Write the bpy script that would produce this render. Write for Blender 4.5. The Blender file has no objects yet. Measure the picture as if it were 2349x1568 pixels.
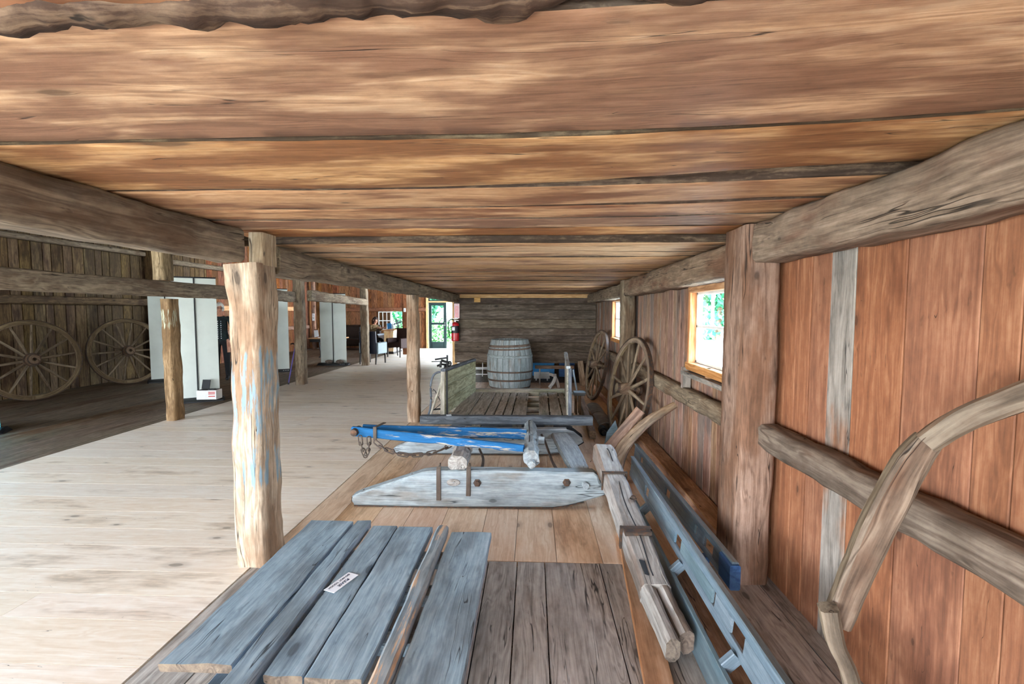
import bpy, bmesh, math, random
from mathutils import Vector, Matrix, noise, Euler
V = Vector
random.seed(11)
SC = bpy.context.scene
COL = SC.collection
PI = math.pi

# ------------------------------------------------------------------ camera
W, H, F = 2349.0, 1568.0, 1109.0
VPX, VPY, CH = 1222.0, 713.0, 1.5
_dx, _dy = (VPX - W/2)/F, -(VPY - H/2)/F
PITCH = math.atan(_dy)
YAW = math.atan(_dx*math.cos(PITCH))
FW = V((-math.sin(YAW)*math.cos(PITCH), math.cos(YAW)*math.cos(PITCH), -math.sin(PITCH)))
RT = V((math.cos(YAW), math.sin(YAW), 0))
UP = RT.cross(FW)
CAMP = V((0, 0, CH))
def ray(px, py): return RT*((px-W/2)/F) - UP*((py-H/2)/F) + FW
def atz(px, py, z=0.0):
    d = ray(px, py); return CAMP + d*((z-CH)/d.z)
def aty(px, py, y):
    d = ray(px, py); return CAMP + d*(y/d.y)
def atx(px, py, x):
    d = ray(px, py); return CAMP + d*(x/d.x)

cd = bpy.data.cameras.new('camera'); cam = bpy.data.objects.new('camera', cd); COL.objects.link(cam)
cd.sensor_width = 36.0; cd.lens = 36.0*F/W; cd.clip_start = 0.02; cd.clip_end = 400
cam.matrix_world = Matrix(((RT.x, UP.x, -FW.x, 0), (RT.y, UP.y, -FW.y, 0), (RT.z, UP.z, -FW.z, CH), (0, 0, 0, 1)))
SC.camera = cam

# ------------------------------------------------------------------ materials
def lin(c):
    if isinstance(c, str):
        c = c.lstrip('#'); c = [int(c[i:i+2], 16)/255 for i in (0, 2, 4)]
    return tuple((x/12.92 if x <= .04045 else ((x+.055)/1.055)**2.4) for x in c[:3]) + (1.0,)

class NT:
    """small helper for node trees"""
    def __init__(s, name):
        s.m = bpy.data.materials.new(name); s.m.use_nodes = True
        s.t = s.m.node_tree; s.t.nodes.clear()
        s.out = s.n('ShaderNodeOutputMaterial'); s.b = s.n('ShaderNodeBsdfPrincipled')
        s.l(s.b.outputs[0], s.out.inputs[0])
    def n(s, t, **k):
        x = s.t.nodes.new(t)
        for a, b in k.items(): setattr(x, a, b)
        return x
    def l(s, a, b): s.t.links.new(a, b)
    def setin(s, sock, v):
        if hasattr(v, 'is_output') or isinstance(v, bpy.types.NodeSocket): s.l(v, sock)
        else: sock.default_value = v
    def math(s, op, a, b=0.0, c=None, clamp=False):
        x = s.n('ShaderNodeMath', operation=op); x.use_clamp = clamp
        s.setin(x.inputs[0], a); s.setin(x.inputs[1], b)
        if c is not None: s.setin(x.inputs[2], c)
        return x.outputs[0]
    def vmath(s, op, a, b=(0, 0, 0)):
        x = s.n('ShaderNodeVectorMath', operation=op); s.setin(x.inputs[0], a); s.setin(x.inputs[1], b)
        return x.outputs[0]
    def mix(s, f, a, b, mode='MIX'):
        x = s.n('ShaderNodeMix', data_type='RGBA', blend_type=mode)
        s.setin(x.inputs[0], f); s.setin(x.inputs[6], a); s.setin(x.inputs[7], b)
        return x.outputs[2]
    def noise(s, vec, scale=1.0, detail=3.0, rough=.55, dist=0.0):
        x = s.n('ShaderNodeTexNoise'); s.setin(x.inputs['Vector'], vec)
        x.inputs['Scale'].default_value = scale; x.inputs['Detail'].default_value = detail
        x.inputs['Roughness'].default_value = rough; x.inputs['Distortion'].default_value = dist
        return x.outputs[0]
    def ramp(s, f, stops):
        x = s.n('ShaderNodeValToRGB'); s.setin(x.inputs[0], f); e = x.color_ramp.elements
        while len(e) < len(stops): e.new(.5)
        for i, (p, c) in enumerate(stops): e[i].position = p; e[i].color = c if len(c) == 4 else (*c, 1)
        return x.outputs[0]
    def smooth(s, v, a, b, lo=0.0, hi=1.0):
        x = s.n('ShaderNodeMapRange', interpolation_type='SMOOTHSTEP'); s.setin(x.inputs[0], v)
        x.inputs[1].default_value = a; x.inputs[2].default_value = b
        x.inputs[3].default_value = lo; x.inputs[4].default_value = hi
        return x.outputs[0]

def wood(name, dark, mid, light, tone=None, tone_amt=.5, knots=.4, var=.3, rough=.78, bump=.35, crack=.5,
         ring=.35, grain=1.0, paint=None, paint_amt=.5, paint_lo=None, paint_hi=None, spec=.25, speck=0.0,
         saw=0.0, knotsize=1.0, huevar=.012, satvar=.25):
    t = NT(name)
    at = t.n('ShaderNodeAttribute', attribute_name='grain').outputs['Vector']
    isl = t.n('ShaderNodeNewGeometry').outputs['Random Per Island']
    lo = t.noise(t.vmath('MULTIPLY', at, (1.3, 7, 7)), 1, 3)
    lo2 = t.vmath('MULTIPLY', t.n('ShaderNodeCombineXYZ').outputs[0], (0, 0, 0))
    cx = t.n('ShaderNodeCombineXYZ'); t.l(lo, cx.inputs[1]); t.l(lo, cx.inputs[2])
    warp = t.vmath('MULTIPLY', cx.outputs[0], (0, 7.0, 7.0))
    fine = t.noise(t.vmath('ADD', t.vmath('MULTIPLY', at, (5*grain, 150*grain, 150*grain)), warp), 1, 4, .62)
    bnd = t.noise(t.vmath('ADD', t.vmath('MULTIPLY', at, (.55, 8, 8)), t.vmath('MULTIPLY', warp, (.25, .25, .25))), 1, 2, .5, .6)
    bands = t.math('MULTIPLY_ADD', t.math('SINE', t.math('MULTIPLY', bnd, 46.0)), .5, .5)
    f = t.math('ADD', t.math('MULTIPLY', fine, 1.0-ring), t.math('MULTIPLY', bands, ring))
    med = t.noise(t.vmath('ADD', t.vmath('MULTIPLY', at, (1.8, 30, 30)), t.vmath('MULTIPLY', warp, (.3, .3, .3))), 1, 5, .65)
    iso = t.noise(t.vmath('MULTIPLY', at, (14, 26, 26)), 1, 6, .7)
    f = t.math('ADD', t.math('ADD', t.math('MULTIPLY', f, .42), t.math('MULTIPLY', med, .33)), t.math('MULTIPLY', iso, .25))
    col = t.ramp(f, [(.33, lin(dark)), (.50, lin(mid)), (.66, lin(light))])
    if tone is not None:
        bl = t.noise(t.vmath('ADD', t.vmath('MULTIPLY', at, (1.5, 5, 5)), (7, 3, 1)), 1, 4, .6)
        bl = t.smooth(t.math('ADD', bl, t.math('MULTIPLY', t.math('SUBTRACT', isl, .5), .25)), .62-.35*tone_amt, .80-.35*tone_amt)
        tc = t.mix(t.smooth(f, .35, .65), lin([x*.75 for x in _rgb(tone)]), lin(tone))
        col = t.mix(t.math('MULTIPLY', bl, .85), col, tc)
    hsv = t.n('ShaderNodeHueSaturation')
    t.l(t.math('MULTIPLY_ADD', t.math('SUBTRACT', isl, .5), var, 1.0), hsv.inputs['Value'])
    fr = t.math('FRACT', t.math('MULTIPLY', isl, 37.7))
    t.l(t.math('MULTIPLY_ADD', t.math('SUBTRACT', fr, .5), huevar*2, .5), hsv.inputs['Hue'])
    t.l(t.math('MULTIPLY_ADD', t.math('SUBTRACT', t.math('FRACT', t.math('MULTIPLY', isl, 91.3)), .5), satvar, 1.0), hsv.inputs['Saturation'])
    t.l(col, hsv.inputs['Color']); col = hsv.outputs[0]
    height = f
    if knots > 0:
        sp = t.n('ShaderNodeSeparateXYZ'); t.l(at, sp.inputs[0])
        c2 = t.n('ShaderNodeCombineXYZ')
        t.l(t.math('MULTIPLY', sp.outputs[0], 1.9/knotsize), c2.inputs[0])
        t.l(t.math('MULTIPLY', t.math('ADD', sp.outputs[1], sp.outputs[2]), 4.2/knotsize), c2.inputs[1])
        vo = t.n('ShaderNodeTexVoronoi', voronoi_dimensions='2D'); vo.inputs['Scale'].default_value = 1.0
        wv = t.vmath('MULTIPLY', t.n('ShaderNodeTexNoise').outputs[1], (0, 0, 0))
        t.l(c2.outputs[0], vo.inputs['Vector'])
        sepc = t.n('ShaderNodeSeparateColor'); t.l(vo.outputs['Color'], sepc.inputs[0])
        has = t.math('LESS_THAN', sepc.outputs[0], knots)
        size = t.math('MULTIPLY_ADD', sepc.outputs[1], .09, .035)
        d = t.math('DIVIDE', t.math('ADD', vo.outputs['Distance'], t.math('ADD', t.math('MULTIPLY', t.math('SUBTRACT', lo, .5), .12), t.math('MULTIPLY', t.math('SUBTRACT', med, .5), .10))), size)
        core = t.math('MULTIPLY', t.smooth(d, .95, .55), has)
        halo = t.math('MULTIPLY', t.smooth(d, 2.4, .9), has)
        col = t.mix(t.math('MULTIPLY', halo, .40), col, lin([x*.78 for x in _rgb(dark)]))
        col = t.mix(t.math('MULTIPLY', core, .62), col, lin([x*.5 for x in _rgb(dark)]))
    if crack > 0:
        ck = t.noise(t.vmath('ADD', t.vmath('MULTIPLY', at, (.8, 22, 22)), t.vmath('MULTIPLY', warp, (.3, .3, .3))), 1, 2, .5)
        ck = t.smooth(t.math('ABSOLUTE', t.math('SUBTRACT', ck, .42)), .014*crack, .002*crack)
        gate = t.smooth(t.noise(t.vmath('ADD', t.vmath('MULTIPLY', at, (1.6, 9, 9)), (3, 9, 4)), 1, 1), .5, .6)
        ck = t.math('MULTIPLY', ck, gate)
        col = t.mix(t.math('MULTIPLY', ck, .85), col, lin([x*.28 for x in _rgb(dark)]))
        height = t.math('SUBTRACT', height, t.math('MULTIPLY', ck, 1.2))
    if speck > 0:
        sk = t.noise(t.vmath('MULTIPLY', at, (9, 26, 26)), 1, 3, .6)
        col = t.mix(t.math('MULTIPLY', t.smooth(sk, .66, .74), speck), col, lin([x*.3 for x in _rgb(dark)]))
    if saw > 0:
        sw = t.math('MULTIPLY_ADD', t.math('SINE', t.math('MULTIPLY', t.vmath_x(at) if hasattr(t, 'vmath_x') else sepx(t, at), 420.0)), .5, .5)
        height = t.math('ADD', height, t.math('MULTIPLY', sw, saw))
        col = t.mix(t.math('MULTIPLY', sw, .10), col, lin([x*.7 for x in _rgb(dark)]))
    if paint is not None:
        pn = t.noise(t.vmath('ADD', t.vmath('MULTIPLY', at, (2.2, 24, 24)), (1, 5, 2)), 1, 5, .7)
        if paint_lo is not None:
            ux = sepx(t, at)
            g = t.math('MULTIPLY', t.smooth(ux, paint_lo, paint_lo+.22), t.smooth(ux, paint_hi, paint_hi-.22))
            pn = t.math('MULTIPLY_ADD', t.math('SUBTRACT', g, 1.0), .5, pn)
        pm = t.smooth(pn, .70-.45*paint_amt, .76-.45*paint_amt)
        pc = t.mix(t.smooth(f, .3, .7), lin([x*.82 for x in _rgb(paint)]), lin(paint))
        col = t.mix(pm, col, pc)
    t.l(col, t.b.inputs['Base Color'])
    t.b.inputs['Roughness'].default_value = rough
    t.b.inputs['Specular IOR Level'].default_value = spec
    if bump > 0:
        bp = t.n('ShaderNodeBump'); bp.inputs['Strength'].default_value = bump; bp.inputs['Distance'].default_value = .004
        t.l(height, bp.inputs['Height']); t.l(bp.outputs[0], t.b.inputs['Normal'])
    return t.m
def sepx(t, at):
    s = t.n('ShaderNodeSeparateXYZ'); t.l(at, s.inputs[0]); return s.outputs[0]
def _rgb(c):
    if isinstance(c, str):
        c = c.lstrip('#'); return [int(c[i:i+2], 16)/255 for i in (0, 2, 4)]
    return list(c)[:3]

def plain(name, c, rough=.6, metal=0.0, noise_amt=.15, scale=20, bump=.1, spec=.4, c2=None, thr=.55):
    t = NT(name)
    co = t.n('ShaderNodeTexCoord').outputs['Object']
    nz = t.noise(co, scale, 4, .6)
    a = lin(c); b = lin(c2) if c2 else lin([min(1, x*(1-noise_amt)) for x in _rgb(c)])
    col = t.mix(t.smooth(nz, thr-.12, thr+.12), a, b)
    t.l(col, t.b.inputs['Base Color'])
    t.b.inputs['Roughness'].default_value = rough; t.b.inputs['Metallic'].default_value = metal
    t.b.inputs['Specular IOR Level'].default_value = spec
    if bump > 0:
        bp = t.n('ShaderNodeBump'); bp.inputs['Strength'].default_value = bump; bp.inputs['Distance'].default_value = .003
        t.l(nz, bp.inputs['Height']); t.l(bp.outputs[0], t.b.inputs['Normal'])
    return t.m

def glass(name, tint=(1, 1, 1)):
    t = NT(name)
    g = t.n('ShaderNodeBsdfGlossy'); g.inputs['Roughness'].default_value = .02
    tr = t.n('ShaderNodeBsdfTransparent'); tr.inputs[0].default_value = (*tint, 1)
    fz = t.n('ShaderNodeLayerWeight'); fz.inputs[0].default_value = .5
    fac = t.math('MULTIPLY_ADD', t.math('POWER', fz.outputs['Facing'], 4.0), .30, .03)
    mx = t.n('ShaderNodeMixShader'); t.l(fac, mx.inputs[0]); t.l(tr.outputs[0], mx.inputs[1]); t.l(g.outputs[0], mx.inputs[2])
    t.l(mx.outputs[0], t.out.inputs[0])
    return t.m

M = {}
M['ceil'] = wood('ceiling_boards', '#8f6645', '#c79b71', '#e4c59d', tone='#8a573a', tone_amt=.46, knots=.16, var=.16, bump=.5, crack=.6, ring=.22, speck=.35, saw=.0, rough=.6, spec=.4, knotsize=1.3, huevar=.004)
M['bark_and_shade'] = wood('bark_and_seam_shade', '#17110c', '#43352a', '#8a7862', knots=0, var=.1, bump=1.0, crack=0, ring=.05, grain=.3, speck=.9)  # bark strip; also stands in for shade in ceiling seams and gaps
M['pine'] = wood('new_pine_floor', '#dac6ae', '#e7d8c5', '#f1e8db', tone='#dfcab2', tone_amt=.2, knots=.16, var=.06, bump=.1, crack=.12, ring=.22, rough=.48, spec=.5, huevar=.004, knotsize=.8)
M['pine_stall'] = wood('pine_stall_floor', '#c19a7a', '#d8b899', '#e6d0b8', tone='#c89f7c', tone_amt=.3, knots=.22, var=.2, bump=.1, crack=.12, ring=.22, rough=.48, spec=.5, huevar=.006, knotsize=.9)
M['old_floor'] = wood('old_grey_floor', '#6a635e', '#a0978f', '#beb5ad', tone='#8e7f74', tone_amt=.4, knots=.2, var=.3, bump=.6, crack=1.0, ring=.25, rough=.7, speck=.3)
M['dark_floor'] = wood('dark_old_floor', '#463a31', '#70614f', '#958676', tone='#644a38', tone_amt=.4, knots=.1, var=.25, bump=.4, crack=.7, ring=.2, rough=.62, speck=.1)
M['wall_new'] = wood('orange_wall_boards', '#6a4532', '#8c5c41', '#a9795a', tone='#774a34', tone_amt=.35, knots=.22, var=.12, bump=.25, crack=.2, ring=.2, rough=.7, knotsize=.6, speck=.3, huevar=.001, satvar=.08)
M['wall_mid'] = wood('brown_wall_boards', '#65493a', '#8e6b57', '#ae8f79', tone='#786c64', tone_amt=.4, knots=.25, var=.4, bump=.3, crack=.5, ring=.3, rough=.75)
M['wall_old'] = wood('old_wall_boards', '#3a2d1d', '#5c4931', '#7e6a49', tone='#432f1f', tone_amt=.4, knots=.3, var=.7, bump=.3, crack=.5, ring=.3, rough=.8)
M['wall_end'] = wood('end_wall_boards', '#4d2f1c', '#7a4d2f', '#9c6c48', tone='#5f3a22', tone_amt=.4, knots=.5, var=.3, bump=.3, crack=.3, ring=.3, rough=.8, knotsize=.6)
M['grey_board'] = wood('grey_wall_board', '#55504b', '#857e76', '#a39b92', tone='#a06a44', tone_amt=.25, knots=.3, var=.1, bump=.5, crack=.8, ring=.3)
M['timber'] = wood('hewn_timber', '#493f34', '#786a57', '#9e9079', tone='#69543e', tone_amt=.4, knots=.3, var=.15, bump=.7, crack=1.0, ring=.25, speck=.4)
M['timber_red'] = wood('hewn_timber_reddish', '#584538', '#8b7261', '#ad9482', tone='#7c5a42', tone_amt=.45, knots=.3, var=.1, bump=.7, crack=1.0, ring=.25, speck=.4)
M['timber_wall'] = wood('hewn_wall_beam', '#4e4235', '#7d6b58', '#a28f7a', tone='#745540', tone_amt=.42, knots=.2, var=.1, bump=.7, crack=1.0, ring=.2, speck=.4)
M['timber_pale'] = wood('hewn_timber_pale', '#62523f', '#957f69', '#b6a28b', tone='#8a6d52', tone_amt=.4, knots=.35, var=.1, bump=.8, crack=1.0, ring=.25, speck=.5)
M['postA'] = wood('post_with_blue_paint', '#6f5f50', '#a8967f', '#cdbda8', tone='#987a5e', tone_amt=.45, knots=.4, var=.05, bump=.9, crack=1.1, ring=.25, speck=.45, paint='#8ba4b0', paint_amt=.44, paint_lo=.3, paint_hi=1.45)
M['postC'] = wood('post_with_pale_patch', '#594630', '#8a7150', '#b09674', tone='#745a3a', tone_amt=.45, knots=.3, var=.05, bump=.8, crack=.8, ring=.25, speck=.4, paint='#b8bca4', paint_amt=.42, paint_lo=1.1, paint_hi=1.7)
M['partition'] = wood('partition_planks', '#3a3129', '#5d5246', '#7c6f60', tone='#483a2d', tone_amt=.4, knots=.2, var=.6, bump=.5, crack=.7, ring=.25, speck=.2)
M['bluegrey'] = wood('blue_grey_planks', '#647483', '#8b9fae', '#acbcc7', tone='#7d8b97', tone_amt=.35, knots=.2, var=.14, bump=.4, crack=1.0, ring=.15, speck=.25, rough=.6)
M['pole'] = wood('worn_pole', '#626a70', '#858d92', '#a3a9ab', tone='#7c8b97', tone_amt=.5, knots=.1, var=.05, bump=.3, crack=.4, paint='#cfae90', paint_amt=.40, satvar=.05)
M['sledgrey'] = wood('weathered_sled', '#6b7477', '#949da0', '#b6bdbf', tone='#858079', tone_amt=.3, knots=.12, var=.12, bump=.5, crack=1.3, ring=.15, speck=.15, rough=.75)
M['tongue'] = wood('blue_painted_tongue', '#8a8378', '#aaa498', '#c4beb2', knots=0, var=.05, bump=.4, crack=.6, paint='#22699f', paint_amt=.68)
M['wagon'] = wood('wagon_boards', '#5c564c', '#928a7e', '#b4ac9e', tone='#7d7a64', tone_amt=.35, knots=.15, var=.4, bump=.5, crack=.8, ring=.25, speck=.3)
M['wagon_green'] = wood('greenish_wagon_side', '#6a6a54', '#979880', '#b4b59c', tone='#84805f', tone_amt=.4, knots=.1, var=.1, bump=.4, crack=.5, speck=.45)
M['wagon_dark'] = wood('dark_blue_wagon_sill', '#35383d', '#52575e', '#6e747a', knots=.1, var=.05, bump=.4, crack=.6)
M['barrel'] = wood('barrel_staves', '#585d5d', '#808888', '#a2aaaa', tone='#75665a', tone_amt=.3, knots=0, var=.2, bump=.4, crack=.6, ring=.2, speck=.15)
M['hoop'] = wood('split_wood_hoop', '#3e342c', '#5e5146', '#766858', knots=0, var=.2, crack=.3)
M['wheelwood'] = wood('wheel_wood', '#4b3d30', '#75634f', '#94826a', tone='#5e4a38', tone_amt=.35, knots=0, var=.2, bump=.4, crack=.7)
M['brownwood'] = wood('brown_loose_wood', '#664c3a', '#8e715a', '#ab8f77', tone='#7a6858', tone_amt=.4, knots=.15, var=.2, bump=.4, crack=.8)
M['orangeboard'] = wood('orange_loose_board', '#8d6446', '#b08462', '#c69f80', tone='#9a7354', tone_amt=.3, knots=.15, var=.05, bump=.2, crack=.3)
M['greypole'] = wood('grey_hewn_pole', '#6a645e', '#98928c', '#b7b2ab', tone='#857465', tone_amt=.35, knots=.25, var=.05, bump=.7, crack=1.3, ring=.3, speck=.2)
M['snath'] = wood('bent_grey_brown_wood', '#3f3429', '#67594b', '#867868', tone='#5e4532', tone_amt=.35, knots=.15, var=.12, bump=.6, crack=1.0, speck=.3)
M['ladder'] = wood('blue_painted_frame', '#46555d', '#62747d', '#83929a', tone='#54707f', tone_amt=.15, knots=0, var=.06, bump=.12, crack=.1, rough=.34, spec=.6, ring=.1)
M['deepblue'] = wood('deep_blue_paint', '#1f4a73', '#2c5f8c', '#3a72a0', knots=0, var=.05, bump=.1, crack=.1, rough=.5)
M['trim_pine'] = wood('fresh_pine_trim', '#b07a48', '#cf9d68', '#e2b888', knots=.15, var=.05, bump=.1, crack=.05)
M['win_wood'] = wood('window_frame_wood', '#8a5636', '#b57a52', '#cd9a72', knots=.05, var=.1, bump=.2, crack=.2)
M['desk_wood'] = wood('beadboard', '#b58a60', '#d0aa80', '#e0c09a', knots=.1, var=.03, bump=.1, crack=0)
M['rod'] = wood('rusty_iron_strap', '#3a302a', '#564a42', '#6c625a', knots=0, var=.1, bump=.6, crack=.2, ring=.1, rough=.6)
M['endgrain'] = wood('dark_end_grain', '#4a4038', '#6a5c50', '#80705f', knots=0, var=.2, bump=.4, crack=.6)
M['iron'] = plain('rusty_iron', '#4c423b', .65, .5, c2='#6a4c38', scale=35, bump=.4)
M['blackiron'] = plain('black_iron', '#1d1c1c', .5, .6, scale=40, bump=.3)
M['steel'] = plain('bare_steel', '#b9b7b0', .3, .9, scale=12, bump=.05)
M['banner'] = plain('banner_back', '#d5ddd6', .6, 0, noise_amt=.03, scale=3, bump=0)
M['black'] = plain('black_plastic', '#15161a', .5, 0, noise_amt=.2, bump=.02)
M['white'] = plain('white_plastic', '#e6e6e4', .5, 0, noise_amt=.03, bump=.0)
M['red'] = plain('red_enamel', '#b01820', .3, 0, noise_amt=.08, scale=8, bump=0, spec=.5)
M['redprint'] = plain('red_print', '#c23a34', .6, 0, noise_amt=.05, bump=0)
M['paper'] = plain('white_paper', '#e9eef4', .8, 0, noise_amt=.02, bump=0)
M['ink'] = plain('dark_ink', '#20304a', .8, 0, noise_amt=.02, bump=0)
M['stone'] = plain('field_stone', '#6e6258', .85, 0, c2='#4e453d', scale=18, bump=.4)
M['navy'] = plain('navy_leather', '#141a2a', .4, 0, noise_amt=.2, scale=30, bump=.1, spec=.5)
M['greyleather'] = plain('grey_leather_side', '#6d7c80', .45, 0, noise_amt=.1, scale=30, bump=.1, spec=.5)
M['brownleather'] = plain('brown_leather', '#33211d', .6, 0, noise_amt=.25, scale=30, bump=.1, spec=.2)
M['sofaleather'] = plain('dark_sofa_leather', '#241a15', .5, 0, noise_amt=.25, scale=10, bump=.2, spec=.4)
M['doorgreen'] = plain('dark_green_paint', '#0f2a2a', .45, 0, noise_amt=.15, scale=8, bump=.05)
M['whitepaint'] = plain('white_paint', '#e2e4e0', .5, 0, noise_amt=.05, scale=8, bump=.03)
M['fanmetal'] = plain('fan_grey', '#59646b', .35, .6, noise_amt=.1, bump=0)
M['bluebox'] = plain('blue_plastic', '#2f7fb8', .5, 0, noise_amt=.1, bump=0)
M['cyan'] = plain('cyan_print', '#35c0d8', .6, 0, noise_amt=.05, bump=0)
M['skin'] = plain('skin', '#c08a70', .55, 0, noise_amt=.08, scale=15, bump=0)
M['hair_white'] = plain('white_hair', '#c9c4bb', .7, 0, noise_amt=.25, scale=60, bump=.3)
M['hair_dark'] = plain('dark_hair', '#2a1a14', .6, 0, noise_amt=.3, scale=60, bump=.3)
M['cardigan'] = plain('dark_patterned_cardigan', '#14181c', .85, 0, c2='#1c2e2c', scale=30, bump=.3)
M['darkcloth'] = plain('dark_trousers', '#121216', .85, 0, noise_amt=.2, bump=.1)
M['olive'] = plain('olive_jumper', '#5d4a2e', .9, 0, noise_amt=.2, scale=25, bump=.2)
M['pink'] = plain('pink_blouse', '#b06060', .85, 0, noise_amt=.2, scale=12, bump=.1)
M['purple'] = plain('purple_cane', '#4a3a8a', .4, 0, noise_amt=.2, bump=0)
M['leaf'] = plain('sunlit_leaves', '#3f7a34', .6, 0, c2='#24562a', scale=3, bump=0)
M['leaf2'] = plain('blue_green_leaves', '#2f7a52', .6, 0, c2='#1d5a42', scale=3, bump=0)
M['trunk'] = plain('tree_bark', '#5b4a3a', .9, 0, noise_amt=.4, scale=12, bump=.6)
M['pale_ground'] = plain('pale_bounce_ground', '#d2cfc4', .95, 0, c2='#bdb9aa', scale=2, bump=0)  # ground made pale to whiten the window views and bounce sunlight inside
M['lawn'] = plain('mown_lawn', '#4f8038', .9, 0, c2='#3c6a2e', scale=2, bump=0)
M['dirtdark'] = plain('dark_soil', '#2e2720', .95, 0, noise_amt=.3, scale=9, bump=.2)
M['leather_old'] = plain('old_black_leather', '#57514a', .32, .1, c2='#857c72', scale=9, bump=.3, spec=.6)
M['glass'] = glass('window_glass', (.97, .99, .98))
SKY, SUN, EXPO = 3.6, 6.0, 3.1

# ------------------------------------------------------------------ mesh builder
def RR(a, b): return random.uniform(a, b)
def nz3(p, s, off=0.0):
    return noise.noise(V((p[0]*s+off, p[1]*s+off*1.7, p[2]*s-off)))

class MB:
    def __init__(s): s.v = []; s.f = []; s.g = []; s.m = []
    def _add(s, vs, fs, gs, mi):
        o = len(s.v); s.v += [V(p) for p in vs]; s.g += gs
        s.f += [tuple(i+o for i in f) for f in fs]; s.m += [mi]*len(fs)
    def sweep(s, path, secs, up=(0, 0, 1), mi=0, jit=0.0, js=6.0, caps=True, endjit=0.0, off=None, capmi=None):
        """sweep a closed 2D section (list of (side, up) points, one list per path node) along a path"""
        path = [V(p) for p in path]; up = V(up); n = len(path)
        off = RR(0, 60) if off is None else off
        if not isinstance(secs[0][0], (tuple, list)): secs = [secs]*n
        k = len(secs[0]); vs = []; gs = []; L = 0.0
        jo = RR(0, 90)
        for i, p in enumerate(path):
            t = (path[min(i+1, n-1)] - path[max(i-1, 0)]).normalized()
            sd = t.cross(up)
            if sd.length < 1e-5: sd = t.cross(V((1, 0, 0)))
            sd.normalize(); u2 = sd.cross(t).normalized()
            if i: L += (path[i]-path[i-1]).length
            for (a, b) in secs[i]:
                q = p + sd*a + u2*b
                if jit:
                    r = math.hypot(a, b) or 1e-6
                    d = (nz3(q, js, jo) + .5*nz3(q, js*2.7, jo+9))*jit
                    q = q + (sd*a + u2*b)*(d/r)
                if endjit and i in (0, n-1):
                    q = q + t*(nz3(q, 25, jo)*endjit)
                vs.append(q); gs.append((L+off, a+off*.37, b))
        fs = []
        for i in range(n-1):
            for j in range(k):
                a, b = i*k+j, i*k+(j+1) % k
                fs.append((a, b, b+k, a+k))
        o = len(s.v)
        s._add(vs, fs, gs, mi)
        if caps:
            # caps with their own vertices so that the end grain is not stretched
            for base, flip in ((0, False), ((n-1)*k, True)):
                idx = list(range(base, base+k))
                if flip: idx.reverse()
                s._f_shared([o+i for i in idx], mi if capmi is None else capmi)
    def _f_shared(s, idx, mi): s.f.append(tuple(idx)); s.m.append(mi)
    def beam(s, p0, p1, w, h, up=(0, 0, 1), ch=.008, seg=None, jit=0.0, js=6.0, w1=None, h1=None, mi=0, endjit=0.0, off=None, wob=0.0, capmi=None):
        p0, p1 = V(p0), V(p1); L = (p1-p0).length
        w1 = w if w1 is None else w1; h1 = h if h1 is None else h1
        if seg is None: seg = max(1, int(L/.12)) if (jit or wob) else 1
        wo = RR(0, 99); upv = V(up)
        path = []; secs = []
        for i in range(seg+1):
            t = i/seg; p = p0.lerp(p1, t)
            if wob and 0 < i < seg:
                p = p + V((nz3((t*3, wo, 0), 1), nz3((t*3, wo, 5), 1), nz3((t*3, wo, 9), 1)))*wob
            path.append(p)
            secs.append(csec(w+(w1-w)*t, h+(h1-h)*t, ch, 3 if jit else 1))
        s.sweep(path, secs, up, mi, jit, js, True, endjit, off, capmi)
    def poly(s, pts, w, h, up=(0, 0, 1), ch=.006, mi=0, jit=0.0, sub=1, ws=None, hs=None):
        pts = smooth_path([V(p) for p in pts], sub); n = len(pts)
        secs = []
        for i in range(n):
            t = i/(n-1)
            secs.append(csec(lerpl(ws, t) if ws else w, lerpl(hs, t) if hs else h, ch, 3 if jit else 1))
        s.sweep(pts, secs, up, mi, jit)
    def tube(s, pts, r, n=8, mi=0, up=(0, 0, 1), sub=1, jit=0.0):
        pts = smooth_path([V(p) for p in pts], sub)
        rs = r if isinstance(r, (list, tuple)) else [r]
        secs = []
        for i in range(len(pts)):
            rr = lerpl(rs, i/max(1, len(pts)-1))
            secs.append([(rr*math.cos(2*PI*j/n), rr*math.sin(2*PI*j/n)) for j in range(n)])
        s.sweep(pts, secs, up, mi, jit)
    def box(s, c, d, mi=0, ch=.003, rz=0.0):
        c = V(c); ax = V((math.cos(rz), math.sin(rz), 0))
        s.beam(c-ax*d[0]/2, c+ax*d[0]/2, d[1], d[2], ch=min(ch, d[1]*.3, d[2]*.3), mi=mi)
    def lathe(s, prof, mat=None, n=24, mi=0, cap=True):
        """profile [(r, z)] about local Z; mat: placing matrix"""
        mat = mat or Matrix(); vs = []; gs = []; off = RR(0, 50); k = len(prof)
        for j in range(n):
            a = 2*PI*j/n
            for (r, z) in prof:
                vs.append(mat @ V((r*math.cos(a), r*math.sin(a), z))); gs.append((z+off, a*max(r, .02), r*.2))
        fs = []
        for j in range(n):
            for i in range(k-1):
                a = j*k+i; b = ((j+1) % n)*k+i
                fs.append((a, b, b+1, a+1))
        if cap:
            if prof[0][0] > 1e-5: fs.append(tuple(reversed([j*k for j in range(n)])))
            if prof[-1][0] > 1e-5: fs.append(tuple(j*k+k-1 for j in range(n)))
        s._add(vs, fs, gs, mi)
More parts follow.
